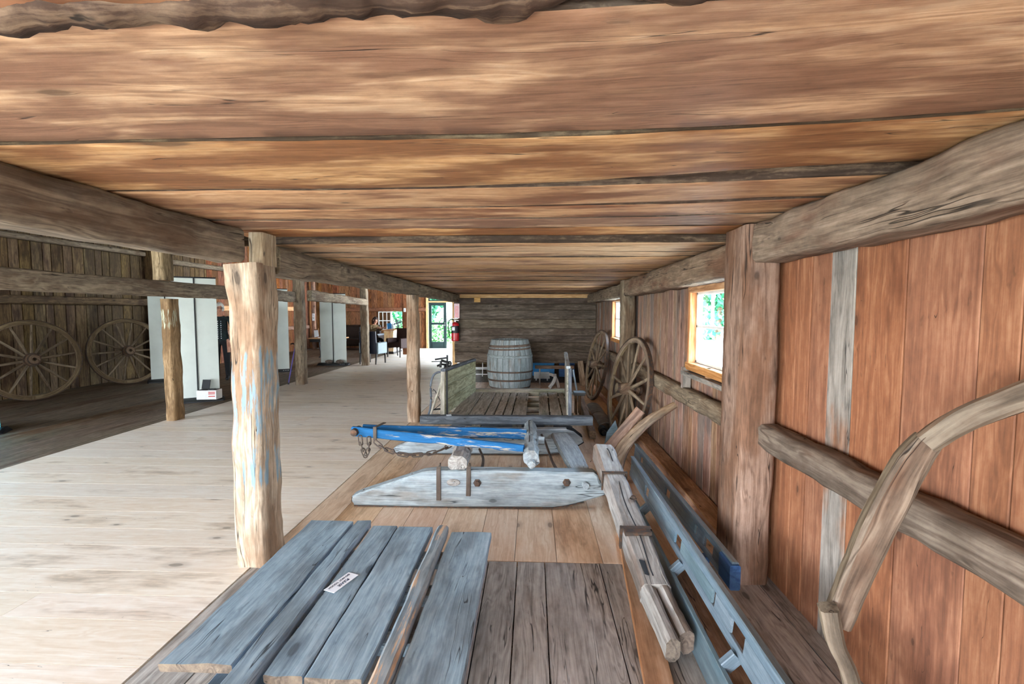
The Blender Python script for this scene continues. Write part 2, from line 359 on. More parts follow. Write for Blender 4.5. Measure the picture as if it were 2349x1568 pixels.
    def prism(s, poly, o, ux, uy, th, mi=0, ch=0.0, jit=0.0):
        """outline (list of 2D points) in the plane o + x*ux + y*uy, thickness th along ux x uy"""
        o, ux, uy = V(o), V(ux).normalized(), V(uy).normalized(); nn = ux.cross(uy).normalized()
        k = len(poly); off = RR(0, 60)
        cx = sum(p[0] for p in poly)/k; cy = sum(p[1] for p in poly)/k
        layers = [(-th/2, ch), (-th/2+ch, 0), (th/2-ch, 0), (th/2, ch)] if ch else [(-th/2, 0), (th/2, 0)]
        vs = []; gs = []
        for (d, ins) in layers:
            for i, (x, y) in enumerate(poly):
                if ins:
                    r = math.hypot(x-cx, y-cy) or 1
                    # inset along averaged edge normals
                    (xa, ya), (xb, yb) = poly[i-1], poly[(i+1) % k]
                    tx, ty = xb-xa, yb-ya; l = math.hypot(tx, ty) or 1
                    x, y = x-(ty/l)*ins*s._ori(poly), y+(tx/l)*ins*s._ori(poly)
                q = o+ux*x+uy*y+nn*d
                if jit: q = q + nn*(nz3(q, 5, off)*jit)
                vs.append(q); gs.append((x+off, y, d))
        fs = []
        for a in range(len(layers)-1):
            for i in range(k):
                j = (i+1) % k
                fs.append((a*k+i, a*k+j, (a+1)*k+j, (a+1)*k+i))
        fs.append(tuple(reversed(range(k)))); fs.append(tuple((len(layers)-1)*k+i for i in range(k)))
        s._add(vs, fs, gs, mi)
    def _ori(s, poly):
        return 1 if sum(poly[i-1][0]*poly[i][1]-poly[i][0]*poly[i-1][1] for i in range(len(poly))) > 0 else -1
    def ball(s, c, r, n=10, mi=0, jit=0.0, js=8):
        c = V(c); r = V(r) if not isinstance(r, (int, float)) else V((r, r, r))
        vs = []; gs = []; fs = []; off = RR(0, 40)
        for i in range(n+1):
            th = PI*i/n
            for j in range(2*n):
                a = PI*j/n
                d = V((math.sin(th)*math.cos(a), math.sin(th)*math.sin(a), math.cos(th)))
                k = 1+(nz3(d*1.0, js*.2, off)*jit if jit else 0)
                q = c+V((d.x*r.x, d.y*r.y, d.z*r.z))*k
                vs.append(q); gs.append((q.x+off, q.y, q.z))
        m = 2*n
        for i in range(n):
            for j in range(m):
                a, b = i*m+j, i*m+(j+1) % m
                if i == 0: fs.append((a, a+m, b+m))
                elif i == n-1: fs.append((a, a+m, b))
                else: fs.append((a, a+m, b+m, b))
        s._add(vs, fs, gs, mi)
    def quad(s, a, b, c, d, mi=0):
        s._add([a, b, c, d], [(0, 1, 2, 3)], [tuple(V(x)) for x in (a, b, c, d)], mi)
    def build(s, name, mat, parent=None, smooth=38.0, label=None, base=None):
        me = bpy.data.meshes.new(name)
        org = V((0, 0, 0))
        if parent is not None:
            org = parent.matrix_world.translation.copy() if not parent.get('_o') else V(parent['_o'])
        else:
            if base is None:
                xs = [p.x for p in s.v]; ys = [p.y for p in s.v]; zs = [p.z for p in s.v]
                org = V(((min(xs)+max(xs))/2, (min(ys)+max(ys))/2, min(zs)))
            else: org = V(base)
        me.from_pydata([tuple(p-org) for p in s.v], [], s.f)
        at = me.attributes.new('grain', 'FLOAT_VECTOR', 'POINT')
        at.data.foreach_set('vector', [x for g in s.g for x in g])
        mats = mat if isinstance(mat, (list, tuple)) else [mat]
        for m in mats: me.materials.append(M[m] if isinstance(m, str) else m)
        me.polygons.foreach_set('material_index', s.m)
        bm = bmesh.new(); bm.from_mesh(me)
        bmesh.ops.recalc_face_normals(bm, faces=bm.faces)
        lim = math.radians(smooth)
        for f in bm.faces: f.smooth = smooth > 0
        for e in bm.edges:
            if len(e.link_faces) == 2 and e.calc_face_angle(0) > lim: e.smooth = False
        bm.to_mesh(me); bm.free()
        o = bpy.data.objects.new(name, me); COL.objects.link(o)
        if parent is not None:
            o.parent = parent; o['_o'] = list(org)
        else:
            o.location = org; o['_o'] = list(org)
        if label: o['label'] = label
        return o

def csec(w, h, c, sub=1):
    """chamfered rectangle section; sub > 1 puts points along the sides as well"""
    c = min(c, w*.45, h*.45); a, b = w/2, h/2
    cs = [(-a+c, -b), (a-c, -b), (a, -b+c), (a, b-c), (a-c, b), (-a+c, b), (-a, b-c), (-a, -b+c)]
    if sub == 1: return cs
    out = []
    for i in range(8):
        p, q = cs[i], cs[(i+1) % 8]
        out.append(p)
        if i % 2 == 0:
            for k in range(1, sub): out.append((p[0]+(q[0]-p[0])*k/sub, p[1]+(q[1]-p[1])*k/sub))
    return out
def lerpl(l, t):
    if len(l) == 1: return l[0]
    x = t*(len(l)-1); i = min(int(x), len(l)-2); return l[i]+(l[i+1]-l[i])*(x-i)
def smooth_path(p, sub):
    if sub <= 1 or len(p) < 3: return p
    out = []
    for i in range(len(p)-1):
        p0, p1, p2, p3 = p[max(i-1, 0)], p[i], p[i+1], p[min(i+2, len(p)-1)]
        for k in range(sub):
            t = k/sub
            out.append(.5*((2*p1)+(p2-p0)*t+(2*p0-5*p1+4*p2-p3)*t*t+(3*p1-p0-3*p2+p3)*t**3))
    out.append(p[-1]); return out

def tag(o, label, cat, group=None, kind=None):
    o['label'] = label; o['category'] = cat
    if group: o['group'] = group
    if kind: o['kind'] = kind
    return o
def struct(o): o['kind'] = 'structure'; return o
def thing(name, label, cat, loc, group=None):
    o = bpy.data.objects.new(name, None); COL.objects.link(o); o.location = V(loc); o['_o'] = list(V(loc))
    o.empty_display_size = .1
    return tag(o, label, cat, group)
def dup(root, loc=None, rot=None, label=None):
    """a copy of a thing with copies of its parts and sub-parts"""
    r = root.copy(); COL.objects.link(r)
    if loc is not None: r.location = V(loc)
    if rot is not None: r.rotation_euler = rot
    if label: r['label'] = label
    for ch in list(root.children):
        c = ch.copy(); COL.objects.link(c); c.parent = r
        for g in list(ch.children):
            d = g.copy(); COL.objects.link(d); d.parent = c
    return r
def leaves(mb, c, r, n, size, mi=0):
    c = V(c); r = V(r)
    for _ in range(n):
        d = V((random.gauss(0, 1), random.gauss(0, 1), random.gauss(0, 1))).normalized()*(RR(.25, 1)**.4)
        p = c+V((d.x*r.x, d.y*r.y, d.z*r.z))
        a = V((RR(-1, 1), RR(-1, 1), RR(-1, 1))).normalized(); b = a.orthogonal().normalized()
        b = Matrix.Rotation(RR(0, 6.28), 3, a) @ b
        u = b*size*RR(.6, 1.3); w = a.cross(b)*size*.5*RR(.6, 1.2)
        mb.quad(p-u, p-w, p+u, p+w, mi)

# ------------------------------------------------------------------ floors
XE = -1.65          # edge between the aisle floor and the stall floor
XO = -5.05          # edge of the old side floor
XW = 1.335          # inner face of the window wall
XL = -8.95          # inner face of the far side wall
YN, YP, YE = -3.0, 10.2, 19.4
FL = []
def floor_x(name, x0, x1, y0, y1, w0, w1, mat, joints=True, th=.03, edge=None):
    mb = MB(); y = y0
    while y < y1-1e-4:
        w = RR(w0, w1); e = min(y+w, y1)
        xs = [x0]
        if joints and random.random() < .55: xs.append(RR(x0+.8, x1-.8))
        xs.append(x1)
        for a, b in zip(xs[:-1], xs[1:]):
            mb.beam((a+.001, (y+e)/2, -th/2), (b-.001, (y+e)/2, -th/2), e-y-.0016, th, ch=.0004)
        y = e
    mb.box(((x0+x1)/2, (y0+y1)/2, -th-.02), (x1-x0, y1-y0, .03), ch=.001)
    return struct(mb.build(name, mat))
def floor_y(name, edges, y0, y1, mat, th=.03, joints=0, gap=.003):
    mb = MB()
    for a, b in zip(edges[:-1], edges[1:]):
        ys = [y0] + ([RR(y0+1, y1-1)] if joints and random.random() < joints else []) + [y1]
        for c, d in zip(ys[:-1], ys[1:]):
            mb.beam(((a+b)/2, c+.001, -th/2), ((a+b)/2, d-.001, -th/2), b-a-gap, th, ch=.0006)
    mb.box(((edges[0]+edges[-1])/2, (y0+y1)/2, -th-.02), (edges[-1]-edges[0], y1-y0, .03), ch=.001)
    return struct(mb.build(name, mat))
def widths(a, b, lo, hi):
    e = [a]
    while e[-1] < b-hi: e.append(e[-1]+RR(lo, hi))
    e.append(b); return e
floor_x('floor', XO+.003, XE-.004, YN, YE, .20, .30, 'pine')
floor_y('floor.001', widths(XE+.004, XW+.2, .2, .3), 2.815, YP-.1, 'pine_stall', joints=.35)
floor_y('floor.002', [XE+.004, -1.4, -1.05, -.8, -.5, -.26, -.088, .075, .40, .53, .75, 1.0, 1.25, XW+.2], YN, 2.808, 'old_floor', gap=.006)
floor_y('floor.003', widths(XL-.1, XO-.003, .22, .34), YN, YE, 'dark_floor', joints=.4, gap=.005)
floor_y('floor.004', widths(XE+.004, XW+.2, .2, .3), YP-.095, 13.6, 'dark_floor')

# ------------------------------------------------------------------ ceiling over the stall
def zc(y): return 1.965 if y < 3.03 else 1.922-.0095*(y-3.0)
def skew(p):
    x, y = p.x, p.y
    k = 1.0 if y < 2.2 else max(0.0, 1-(y-2.2)/.8)
    return V((x, y-.085*k*max(0.0, x+.1)**1.5, p.z))
mb = MB()
edges = [-2.95, -2.5, -2.1, -1.65, -1.2, -.75, -.3, .25, .775, 1.318, 1.845, 2.20, 2.46, 2.74, 3.03]
CX0, CX1 = -1.80, 1.42
def cboard(y0, y1, z0, z1, bump, mi=0, wedge=0.0):
    nx, ny = 60, max(3, int((y1-y0)/.05))+2; ro = RR(0, 80); th = .045; SEAM_SHADE = set()
    # underside grid + thin closed top
    vs = []; gs = []; fs = []
    for lay in (0, 1):
        for i in range(nx+1):
            x = CX0+(CX1-CX0)*i/nx
            ea = nz3((x*2.1, ro, 0), 1)*.008+nz3((x*9, ro, 3), 1)*.004
            eb = nz3((x*2.1, ro, 7), 1)*.008+nz3((x*9, ro, 11), 1)*.004
            for j in range(ny+1):
                t = max(0.0, min(1.0, (j-1)/(ny-2))); y = y0+ea+(y1-wedge*max(0.0, min(1, (x+.35)/1.2))+eb-y0-ea)*t
                if j == 0 or j == ny: y += (-1 if j == 0 else 1)*max(.0015, .005+.009*nz3((x*4, ro, y0), 1)+.005*nz3((x*17, ro, y0), 1))
                z = z0+(z1-z0)*t
                if lay == 0:
                    z += bump*(nz3((x*1.6, y*5, ro), 1)+.4*nz3((x*5, y*16, ro), 1))
                    d = min(t, 1-t)*(y1-y0)
                    if j == 0 or j == ny: z += .004
                else: z += th
                vs.append(skew(V((x, y, z)))); gs.append((x+ro, y+ro*.3, 0 if lay == 0 else th))
    k = ny+1; N = (nx+1)*k
    for i in range(nx):
        for j in range(ny):
            a = i*k+j; fs.append((a, a+1, a+k+1, a+k)); fs.append((N+a, N+a+k, N+a+k+1, N+a+1))
            if j in (0, ny-1): SEAM_SHADE.add(len(fs)-2)
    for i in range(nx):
        SEAM_SHADE.add(len(fs)); a = i*k; fs.append((a, a+k, N+a+k, N+a)); b = i*k+ny; fs.append((b, N+b, N+b+k, b+k))
    for j in range(ny):
        fs.append((j, N+j, N+j+1, j+1)); a = nx*k+j; fs.append((a, a+1, N+a+1, N+a))
    b0 = len(mb.m); mb._add(vs, fs, gs, mi)
    for q_ in SEAM_SHADE: mb.m[b0+q_] = 1  # seam shade painted on: board edges and front faces get the dark material
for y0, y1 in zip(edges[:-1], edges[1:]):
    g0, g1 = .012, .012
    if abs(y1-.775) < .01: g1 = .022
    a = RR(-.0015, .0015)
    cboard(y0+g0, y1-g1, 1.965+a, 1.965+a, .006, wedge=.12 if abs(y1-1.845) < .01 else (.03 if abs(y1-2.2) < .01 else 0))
y = 3.03
first = True
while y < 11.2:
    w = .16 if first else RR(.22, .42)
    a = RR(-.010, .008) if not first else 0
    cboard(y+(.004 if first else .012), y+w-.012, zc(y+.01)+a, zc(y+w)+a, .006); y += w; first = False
# wane of bark left along one board edge
path = []; secs = []
for i in range(200):
    x = -1.78+i*.013
    p = skew(V((x, .765+.012*nz3((x*3, 0, 4), 1), 1.972+.004*nz3((x*5, 3, 1), 1)))); path.append(p)
    r = .026+.012*nz3((x*6, 1, 8), 1)-(.010 if x > .0 else 0)
    secs.append([(r*1.3*math.cos(2*PI*j/10), r*.75*math.sin(2*PI*j/10)) for j in range(10)])
mb.sweep(path, secs, (0, 0, 1), 1, jit=.013, js=17)
# solid loft floor above the boards, coloured dark as painted shade in the gaps
mb.box(((CX0+CX1)/2, 4.1, 2.035), (CX1-CX0, 14.4, .03), 1)
struct(mb.build('ceiling', ['ceil', 'bark_and_shade'], smooth=50))

# ------------------------------------------------------------------ walls
def vboards(mb, axis, c, a0, a1, z0, z1, lo, hi, openings=(), th=.025, dirn=1, mis=(0,), gap=.0025, edges=None, forced=None):
    """vertical boards; axis 'x': the wall is the plane x=c and runs along y from a0 to a1 (dirn: which way thickness goes)"""
    a = a0; k = 0
    while a < a1-1e-4:
        w = RR(lo, hi) if edges is None else edges[min(k, len(edges)-1)]
        b = min(a+w, a1); 
        if a1-b < lo*.4: b = a1
        off = RR(0, .006); mi = random.choice(mis)
        if forced and k in forced: mi = forced[k]
        segs = [(a, b, z0, z1)]
        for (o0, o1, q0, q1) in openings:
            ns = []
            for (s0, s1, t0, t1) in segs:
                if s1 <= o0 or s0 >= o1: ns.append((s0, s1, t0, t1)); continue
                if s0 < o0: ns.append((s0, o0, t0, t1))
                if s1 > o1: ns.append((o1, s1, t0, t1))
                x0, x1 = max(s0, o0), min(s1, o1)
                if q0 > t0: ns.append((x0, x1, t0, q0))
                if q1 < t1: ns.append((x0, x1, q1, t1))
            segs = ns
        gof = RR(0, 60)
        for (s0, s1, t0, t1) in segs:
            if s1-s0 < .004: continue
            g = gap
            m = (s0+s1)/2; d = c+dirn*(th/2+off)
            if axis == 'x': mb.beam((d, m, t0), (d, m, t1), th, s1-s0-2*g, up=(0, 1, 0), ch=.003, mi=mi, off=gof)
            else: mb.beam((m, d, t0), (m, d, t1), s1-s0-2*g, th, up=(0, 1, 0), ch=.003, mi=mi, off=gof)
        a = b; k += 1
    # backing that keeps daylight out of the board joints
    bt = .03; d = c+dirn*(th+.012+bt/2)
    rects = [(a0, a1, z0, z1)]
    for (o0, o1, q0, q1) in openings:
        ns = []
        for (s0, s1, t0, t1) in rects:
            if s1 <= o0 or s0 >= o1: ns.append((s0, s1, t0, t1)); continue
            if s0 < o0: ns.append((s0, o0, t0, t1))
            if s1 > o1: ns.append((o1, s1, t0, t1))
            x0, x1 = max(s0, o0), min(s1, o1)
            if q0 > t0: ns.append((x0, x1, t0, q0))
            if q1 < t1: ns.append((x0, x1, q1, t1))
        rects = ns
    for (s0, s1, t0, t1) in rects:
        cc = ((s0+s1)/2, (t0+t1)/2)
        if axis == 'x': mb.box((d, cc[0], cc[1]), (bt, s1-s0, t1-t0), mis[0])
        else: mb.box((cc[0], d, cc[1]), (s1-s0, bt, t1-t0), mis[0])

WZ0, WZ1 = 1.075, 1.66
win1 = (3.12, 4.06, WZ0, WZ1); win2 = (6.95, 7.95, WZ0, WZ1); win0 = (-1.9, -1.0, WZ0, WZ1)
mb = MB()
# near bay: orange boards with one grey board showing between them
ex = [atx(p, 640, XW).y for p in (2349, 2250, 2078, 1962, 1905, 1862, 1830)] + [2.72]
e0 = widths(YN, ex[0], .24, .32)
we = [b-a for a, b in zip(e0[:-1], e0[1:])]
vboards(mb, 'x', XW, YN, 2.72, -.02, 2.1, .04, .3, [win0], edges=we+[b-a for a, b in zip(ex[:-1], ex[1:])], mis=(0,), forced={len(we)+3: 2})
vboards(mb, 'x', XW, 2.72, 13.6, -.02, 2.1, .09, .19, [win1, win2], mis=(1, 1, 1, 1, 2))
struct(mb.build('wall_right', ['wall_new', 'wall_mid', 'grey_board']))

SD = (-1.4, 3.3, -.02, 2.9)      # side barn doorway, standing open, out of view
mb = MB()
vboards(mb, 'x', XL, YN, 13.0, -.02, 3.7, .14, .3, [SD], dirn=-1, mis=(0,), gap=.007)
vboards(mb, 'x', XL, 13.0, YE, -.02, 3.7, .18, .26, (), dirn=-1, mis=(1,))
struct(mb.build('wall_left', ['wall_old', 'wall_end']))

DX0, DX1, DZ = -4.22, -2.5, 1.84
WE = (-5.72, -5.22, .74, 1.48)
mb = MB()
vboards(mb, 'y', YE, XL, XW+.2, -.02, 3.7, .16, .26, [(DX0, DX1, -.02, DZ+.32), WE], mis=(0,))
struct(mb.build('wall_back', ['wall_end']))

# plank partition that closes the stall, planks running across, a gap left under it
mb = MB(); z = .40
for h in (.235, .20, .145, .155, .195, .19, .125, .13):
    z1 = z+h
    x1 = XW-.02 if z > .35 else 1.2
    yo = RR(0, .016)
    mb.beam((-1.66+RR(-.01, .01), YP+.02+yo, (z+z1)/2), (1.325, YP+.02+yo, (z+z1)/2), .035, h-.003, ch=.007, jit=.003, js=3)
    z = z1
mb.box((-.17, YP+.065, 1.08), (2.96, .012, 1.34))  # added unseen backing sheet, blocks light coming through the plank gaps
struct(mb.build('wall_partition', 'partition'))
mb = MB()
mb.beam((-1.55, YP+.06, 1.80), (1.3, YP+.06, 1.80), .04, .11, ch=.004)
mb.box((-1.17, YP-.005, 1.735), (.13, .02, .1), ch=.002)
struct(mb.build('trim_1', 'trim_pine'))
mb = MB(); mb.beam((-1.665, YP+.07, 0), (-1.665, YP+.07, 1.86), .10, .07, up=(0, 1, 0), ch=.005)
struct(mb.build('trim_2', 'trim_pine'))

# gable wall behind the viewpoint with the big barn doorway standing open
BX0, BX1, BZ = -5.6, -.2, 2.75
mb = MB()
vboards(mb, 'y', YN, XL, XW+.2, -.02, 3.7, .2, .3, [(BX0, BX1, -.02, BZ)], dirn=-1, mis=(0,))
struct(mb.build('wall_front', ['wall_mid']))
# roof over the hall, boards between rafters
mb = MB()
for y0 in widths(YN, YE, .25, .4)[:-1]:
    mb.beam((XL-.2, y0+.16, 3.62), (CX0+.02, y0+.16, 3.62), .31, .03, ch=.003)
for y0 in [YN+.4+k*1.3 for k in range(17)]:
    mb.beam((XL, y0, 3.52), (CX0, y0, 3.52), .12, .16, ch=.006)
mb.box(((XL+XW)/2, (YN+YE)/2, 3.68), (XW-XL+.6, YE-YN+.3, .04))
struct(mb.build('ceiling.001', 'wall_old'))
# knee wall above the stall ceiling, so that the loft is closed off
mb = MB()
vboards(mb, 'x', CX0+.03, YN, 11.2, 2.07, 3.62, .2, .3, (), dirn=1, mis=(0,))
struct(mb.build('wall_loft', 'wall_old'))
# far wall of the bay behind the partition
mb = MB()
vboards(mb, 'y', 13.6, XE, XW+.1, -.02, 2.1, .2, .3, (), mis=(0,))
struct(mb.build('wall_bay', 'wall_old'))
mb = MB(); mb.box(((XE+XW)/2, 12.4, 2.05), (XW-XE+.2, 2.5, .04)); struct(mb.build('ceiling.002', 'wall_old'))

# sill board along the foot of the window wall
mb = MB()
mb.beam((1.255, 2.9, .05), (1.255, 6.1, .05), .15, .10, ch=.006, jit=.003)
mb.beam((1.255, 6.45, .05), (1.255, 9.95, .05), .15, .10, ch=.006, jit=.003)
struct(mb.build('baseboard_right', 'orangeboard'))

# ------------------------------------------------------------------ windows
def window(idx, y0, y1):
    root = bpy.data.objects.new('window_%d' % idx, None); COL.objects.link(root); root.location = (XW, (y0+y1)/2, WZ0); root['_o'] = [XW, (y0+y1)/2, WZ0]; struct(root)
    f = MB(); x = XW+.01; dp = .10; t = .045
    f.beam((x, y0-t, WZ1+.02), (x, y1+t, WZ1+.02), dp, .06, ch=.004)
    f.beam((x, y0-t, WZ0-.03), (x, y1+t, WZ0-.03), dp+.03, .06, ch=.004)
    f.beam((x, y0-.02, WZ0), (x, y0-.02, WZ1), .045, dp, up=(1, 0, 0), ch=.004)
    f.beam((x, y1+.02, WZ0), (x, y1+.02, WZ1), .045, dp, up=(1, 0, 0), ch=.004)
    f.build('window_frame', 'win_wood', root)
    s = MB(); xs = XW+.03; zm = WZ0+.30
    s.beam((xs, y0, WZ0+.012), (xs, y1, WZ0+.012), .03, .024, ch=.003); s.beam((xs, y0, WZ1-.015), (xs, y1, WZ1-.015), .03, .03, ch=.003)
    s.beam((xs, y0, zm), (xs, y1, zm), .03, .022, ch=.003)
    for q in (y0+.015, y1-.015): s.beam((xs, q, WZ0), (xs, q, WZ1), .03, .03, up=(1, 0, 0), ch=.003)
    for q in (1/3, 2/3): s.beam((xs, y0+(y1-y0)*q, zm), (xs, y0+(y1-y0)*q, WZ1), .016, .02, up=(1, 0, 0), ch=.003)
    s.build('sash', 'whitepaint' if idx else 'win_wood', root)
    g = MB(); g.box((xs+.004, (y0+y1)/2, (WZ0+WZ1)/2), (.003, y1-y0, WZ1-WZ0), ch=.0005)
    g.build('pane', 'glass', root)
    return root
w1 = window(1, win1[0], win1[1]); window(2, win2[0], win2[1]); window(3, win0[0], win0[1])
mb = MB(); mb.box((XW-.03, 3.62, 1.02), (.03, .07, .11), ch=.006)
mb.build('sash_catch', 'win_wood', w1)

# window and glazed door in the end wall
root = bpy.data.objects.new('window_4', None); COL.objects.link(root); root.location = (-5.47, YE, WE[2]); root['_o'] = [-5.47, YE, WE[2]]; struct(root)
f = MB()
for z in (WE[2]-.02, WE[3]+.02): f.beam((WE[0]-.04, YE, z), (WE[1]+.04, YE, z), .09, .05, ch=.003)
for x in (WE[0]-.02, WE[1]+.02): f.beam((x, YE, WE[2]), (x, YE, WE[3]), .05, .09, up=(0, 1, 0), ch=.003)
f.build('window_frame', 'whitepaint', root)
s = MB(); y = YE-.05; x0, x1 = -6.24, -5.72
for z in (WE[2]+.02, WE[3]-.02, (WE[2]+WE[3])/2): s.beam((x0, y, z), (x1, y, z), .03, .035, ch=.003)
for q in (0, 1/3, 2/3, 1): s.beam((x0+.015+(x1-x0-.03)*q, y, WE[2]), (x0+.015+(x1-x0-.03)*q, y, WE[3]), .03 if q in (0, 1) else .02, .03, up=(0, 1, 0), ch=.003)
s.build('sash', 'whitepaint', root)
g = MB(); g.box(((x0+x1)/2, y+.004, (WE[2]+WE[3])/2), (x1-x0, .003, WE[3]-WE[2]), ch=.0005); g.build('pane', 'glass', root)

root = bpy.data.objects.new('door_1', None); COL.objects.link(root); root.location = (-3.84, YE, 0); root['_o'] = [-3.84, YE, 0]; struct(root)
f = MB(); y = YE-.02; x0, x1 = -4.19, -3.47
f.beam((x0+.06, y, 0), (x0+.06, y, DZ), .12, .045, up=(0, 1, 0), ch=.003); f.beam((x1-.06, y, 0), (x1-.06, y, DZ), .12, .045, up=(0, 1, 0), ch=.003)
for z, h in ((.13, .26), (.99, .09), (DZ-.06, .12)): f.beam((x0+.1, y, z), (x1-.1, y, z), .045, h, ch=.003)
f.build('door_panel', 'doorgreen', root)
g = MB(); g.box(((x0+x1)/2, y, DZ/2), (x1-x0-.2, .004, DZ-.1), ch=.001); g.build('pane', 'glass', root)
k = MB(); k.tube([(x1-.06, y-.03, .92), (x1-.06, y-.07, .92), (x1-.06, y-.07, 1.04), (x1-.06, y-.03, 1.04)], .009, 6); k.build('door_handle', 'steel', root)
f = MB()
for x in (DX0-.03, DX1+.03): f.beam((x, YE, 0), (x, YE, DZ+.36), .09, .13, up=(0, 1, 0), ch=.003)
f.beam((DX0, YE, DZ+.03), (DX1, YE, DZ+.03), .13, .06, ch=.003); f.beam((DX0, YE, DZ+.33), (DX1, YE, DZ+.33), .13, .06, ch=.003)
f.build('door_frame', 'trim_pine', root)
f = MB()
for x in (DX0+.05, -3.45, DX1-.05): f.beam((x, YE, DZ+.06), (x, YE, DZ+.30), .06, .04, up=(0, 1, 0), ch=.003)
for z in (DZ+.08, DZ+.28): f.beam((DX0+.02, YE, z), (DX1-.02, YE, z), .04, .04, ch=.003)
f.build('transom', 'doorgreen', root)

# ------------------------------------------------------------------ timber frame
def timber(name, pts, w, h, mat, label, cat, up=(0, 0, 1), jit=.012, js=5, ch=.018, ws=None, hs=None, sub=10, group=None, off=0.0, extra=None):
    mb = MB(); P = [V(p) for p in pts]
    if len(P) == 2:
        n = max(6, int((P[1]-P[0]).length/.07)); P = [P[0].lerp(P[1], i/n) for i in range(n+1)]
    else: P = smooth_path(P, sub)
    secs = []
    for i in range(len(P)):
        t = i/(len(P)-1)
        secs.append(csec(lerpl(ws, t) if ws else w, lerpl(hs, t) if hs else h, ch, 4))
    mb.sweep(P, secs, up, 0, jit, js, off=off)
    if extra: extra(mb)
    return tag(mb.build(name, mat, smooth=50), label, cat, group)

YU = (0, 1, 0)
def stubA(mb): mb.beam((-1.607, 2.845, 1.767), (-1.607, 2.845, 1.955), .085, .16, up=YU, ch=.008, seg=6, jit=.004)
# first post of the stall front, with the blue paint
timber('timber_post', [(-1.648, 2.79, 0), (-1.650, 2.785, .55), (-1.645, 2.79, 1.0), (-1.645, 2.80, 1.45), (-1.665, 2.80, 1.769)], .165, .24, 'postA',
       'thick hewn post with worn blue paint, standing beside the grey plank platform', 'post', up=YU, jit=.010, ws=[.18, .175, .165, .17, .195], extra=stubA)
timber('timber_post', [(-1.615, 6.47, 0), (-1.615, 6.47, 1.715)], .15, .17, 'timber_pale',
       'slim pale post standing on the floor edge next to the wagon bed', 'post', up=YU, jit=.012, ws=[.15, .16, .15, .135])
timber('timber_post', [(-4.945, 6.42, 0), (-4.955, 6.42, 1.665)], .135, .20, 'postC',
       'brown post with a pale whitish patch, in front of the pair of white banner panels', 'post', up=YU, jit=.014,
       extra=lambda mb: mb.beam((-5.05, 6.45, 1.915), (-5.08, 6.45, 3.42), .16, .2, up=YU, ch=.015, jit=.008))
timber('timber_post', [(-4.745, 9.68, 0), (-4.755, 9.68, 3.42)], .17, .20, 'timber',
       'squared brown post with the purple cane leaning on it', 'post', up=YU, jit=.012, ws=[.18, .17])
timber('timber_post', [(-4.62, 13.15, 0), (-4.64, 13.15, 3.42)], .19, .17, 'timber',
       'grey weathered post just in front of the navy armchair', 'post', up=YU, jit=.012)
timber('timber_post', [(-4.40, 16.6, 0), (-4.41, 16.6, 3.42)], .19, .17, 'wall_end',
       'orange-brown post by the brown armchair, carrying a light switch', 'post', up=YU, jit=.004)
mb = MB(); mb.box((-4.40, 16.50, 1.535), (.075, .012, .125)); o = tag(mb.build('light_switch', 'white'), 'white light switch plate on the orange-brown post by the desk', 'light switch')
mb = MB(); mb.box((-4.40, 16.492, 1.535), (.016, .01, .03)); mb.build('toggle', 'black', o)
timber('timber_post', [(1.205, 2.765, 0), (1.215, 2.765, 1.0), (1.215, 2.765, 1.955)], .185, .30, 'timber_red',
       'massive reddish hewn post against the board wall, between the first window and the orange boards', 'post', up=YU, jit=.010, ws=[.18, .19, .185])
timber('timber_post', [(1.215, 6.27, 0), (1.215, 6.27, 1.885)], .17, .19, 'timber',
       'hewn wall post behind the leaning wagon wheel that stands beside the sleigh', 'post', up=YU, jit=.010)
timber('timber_post', [(XL+.13, 10.95, 0), (XL+.13, 10.95, 3.42)], .22, .24, 'wall_old',
       'brown wall post between the leaning wheels and the orange boarded end of the hall', 'post', up=YU, jit=.008)
timber('timber_post', [(-8.72, 18.95, 0), (-8.72, 18.95, 3.42)], .14, .14, 'wall_mid',
       'pale slim post with a paper notice, in the far corner of the hall', 'post', up=YU, jit=.004)

timber('timber_beam', [(-1.715, YN+.05, 1.868), (-1.715, 2.69, 1.868)], .17, .185, 'timber',
       'heavy brown beam along the stall front, ending on the post with blue paint', 'beam', jit=.014, js=4)
timber('timber_beam', [(-1.65, 2.96, 1.812), (-1.645, 6.5, 1.80), (-1.64, 11.0, 1.758)], .17, .185, 'timber',
       'long grey-green beam running from the post with blue paint to the plank partition', 'beam', jit=.014, js=4, sub=30, hs=[.175, .16, .15])
timber('timber_beam', [(1.235, YN+.05, 1.855), (1.235, 2.585, 1.855)], .19, .205, 'timber_wall',
       'heavy wall beam above the orange wall boards, close overhead', 'beam', jit=.016, js=4)
timber('timber_beam', [(1.23, 2.935, 1.80), (1.23, 6.15, 1.785)], .18, .20, 'timber_wall',
       'hewn wall beam over the first window', 'beam', jit=.014, js=4)
timber('timber_beam', [(1.225, 6.39, 1.77), (1.22, 10.12, 1.755)], .18, .18, 'timber',
       'far wall beam ending at the plank partition', 'beam', jit=.012, js=4)
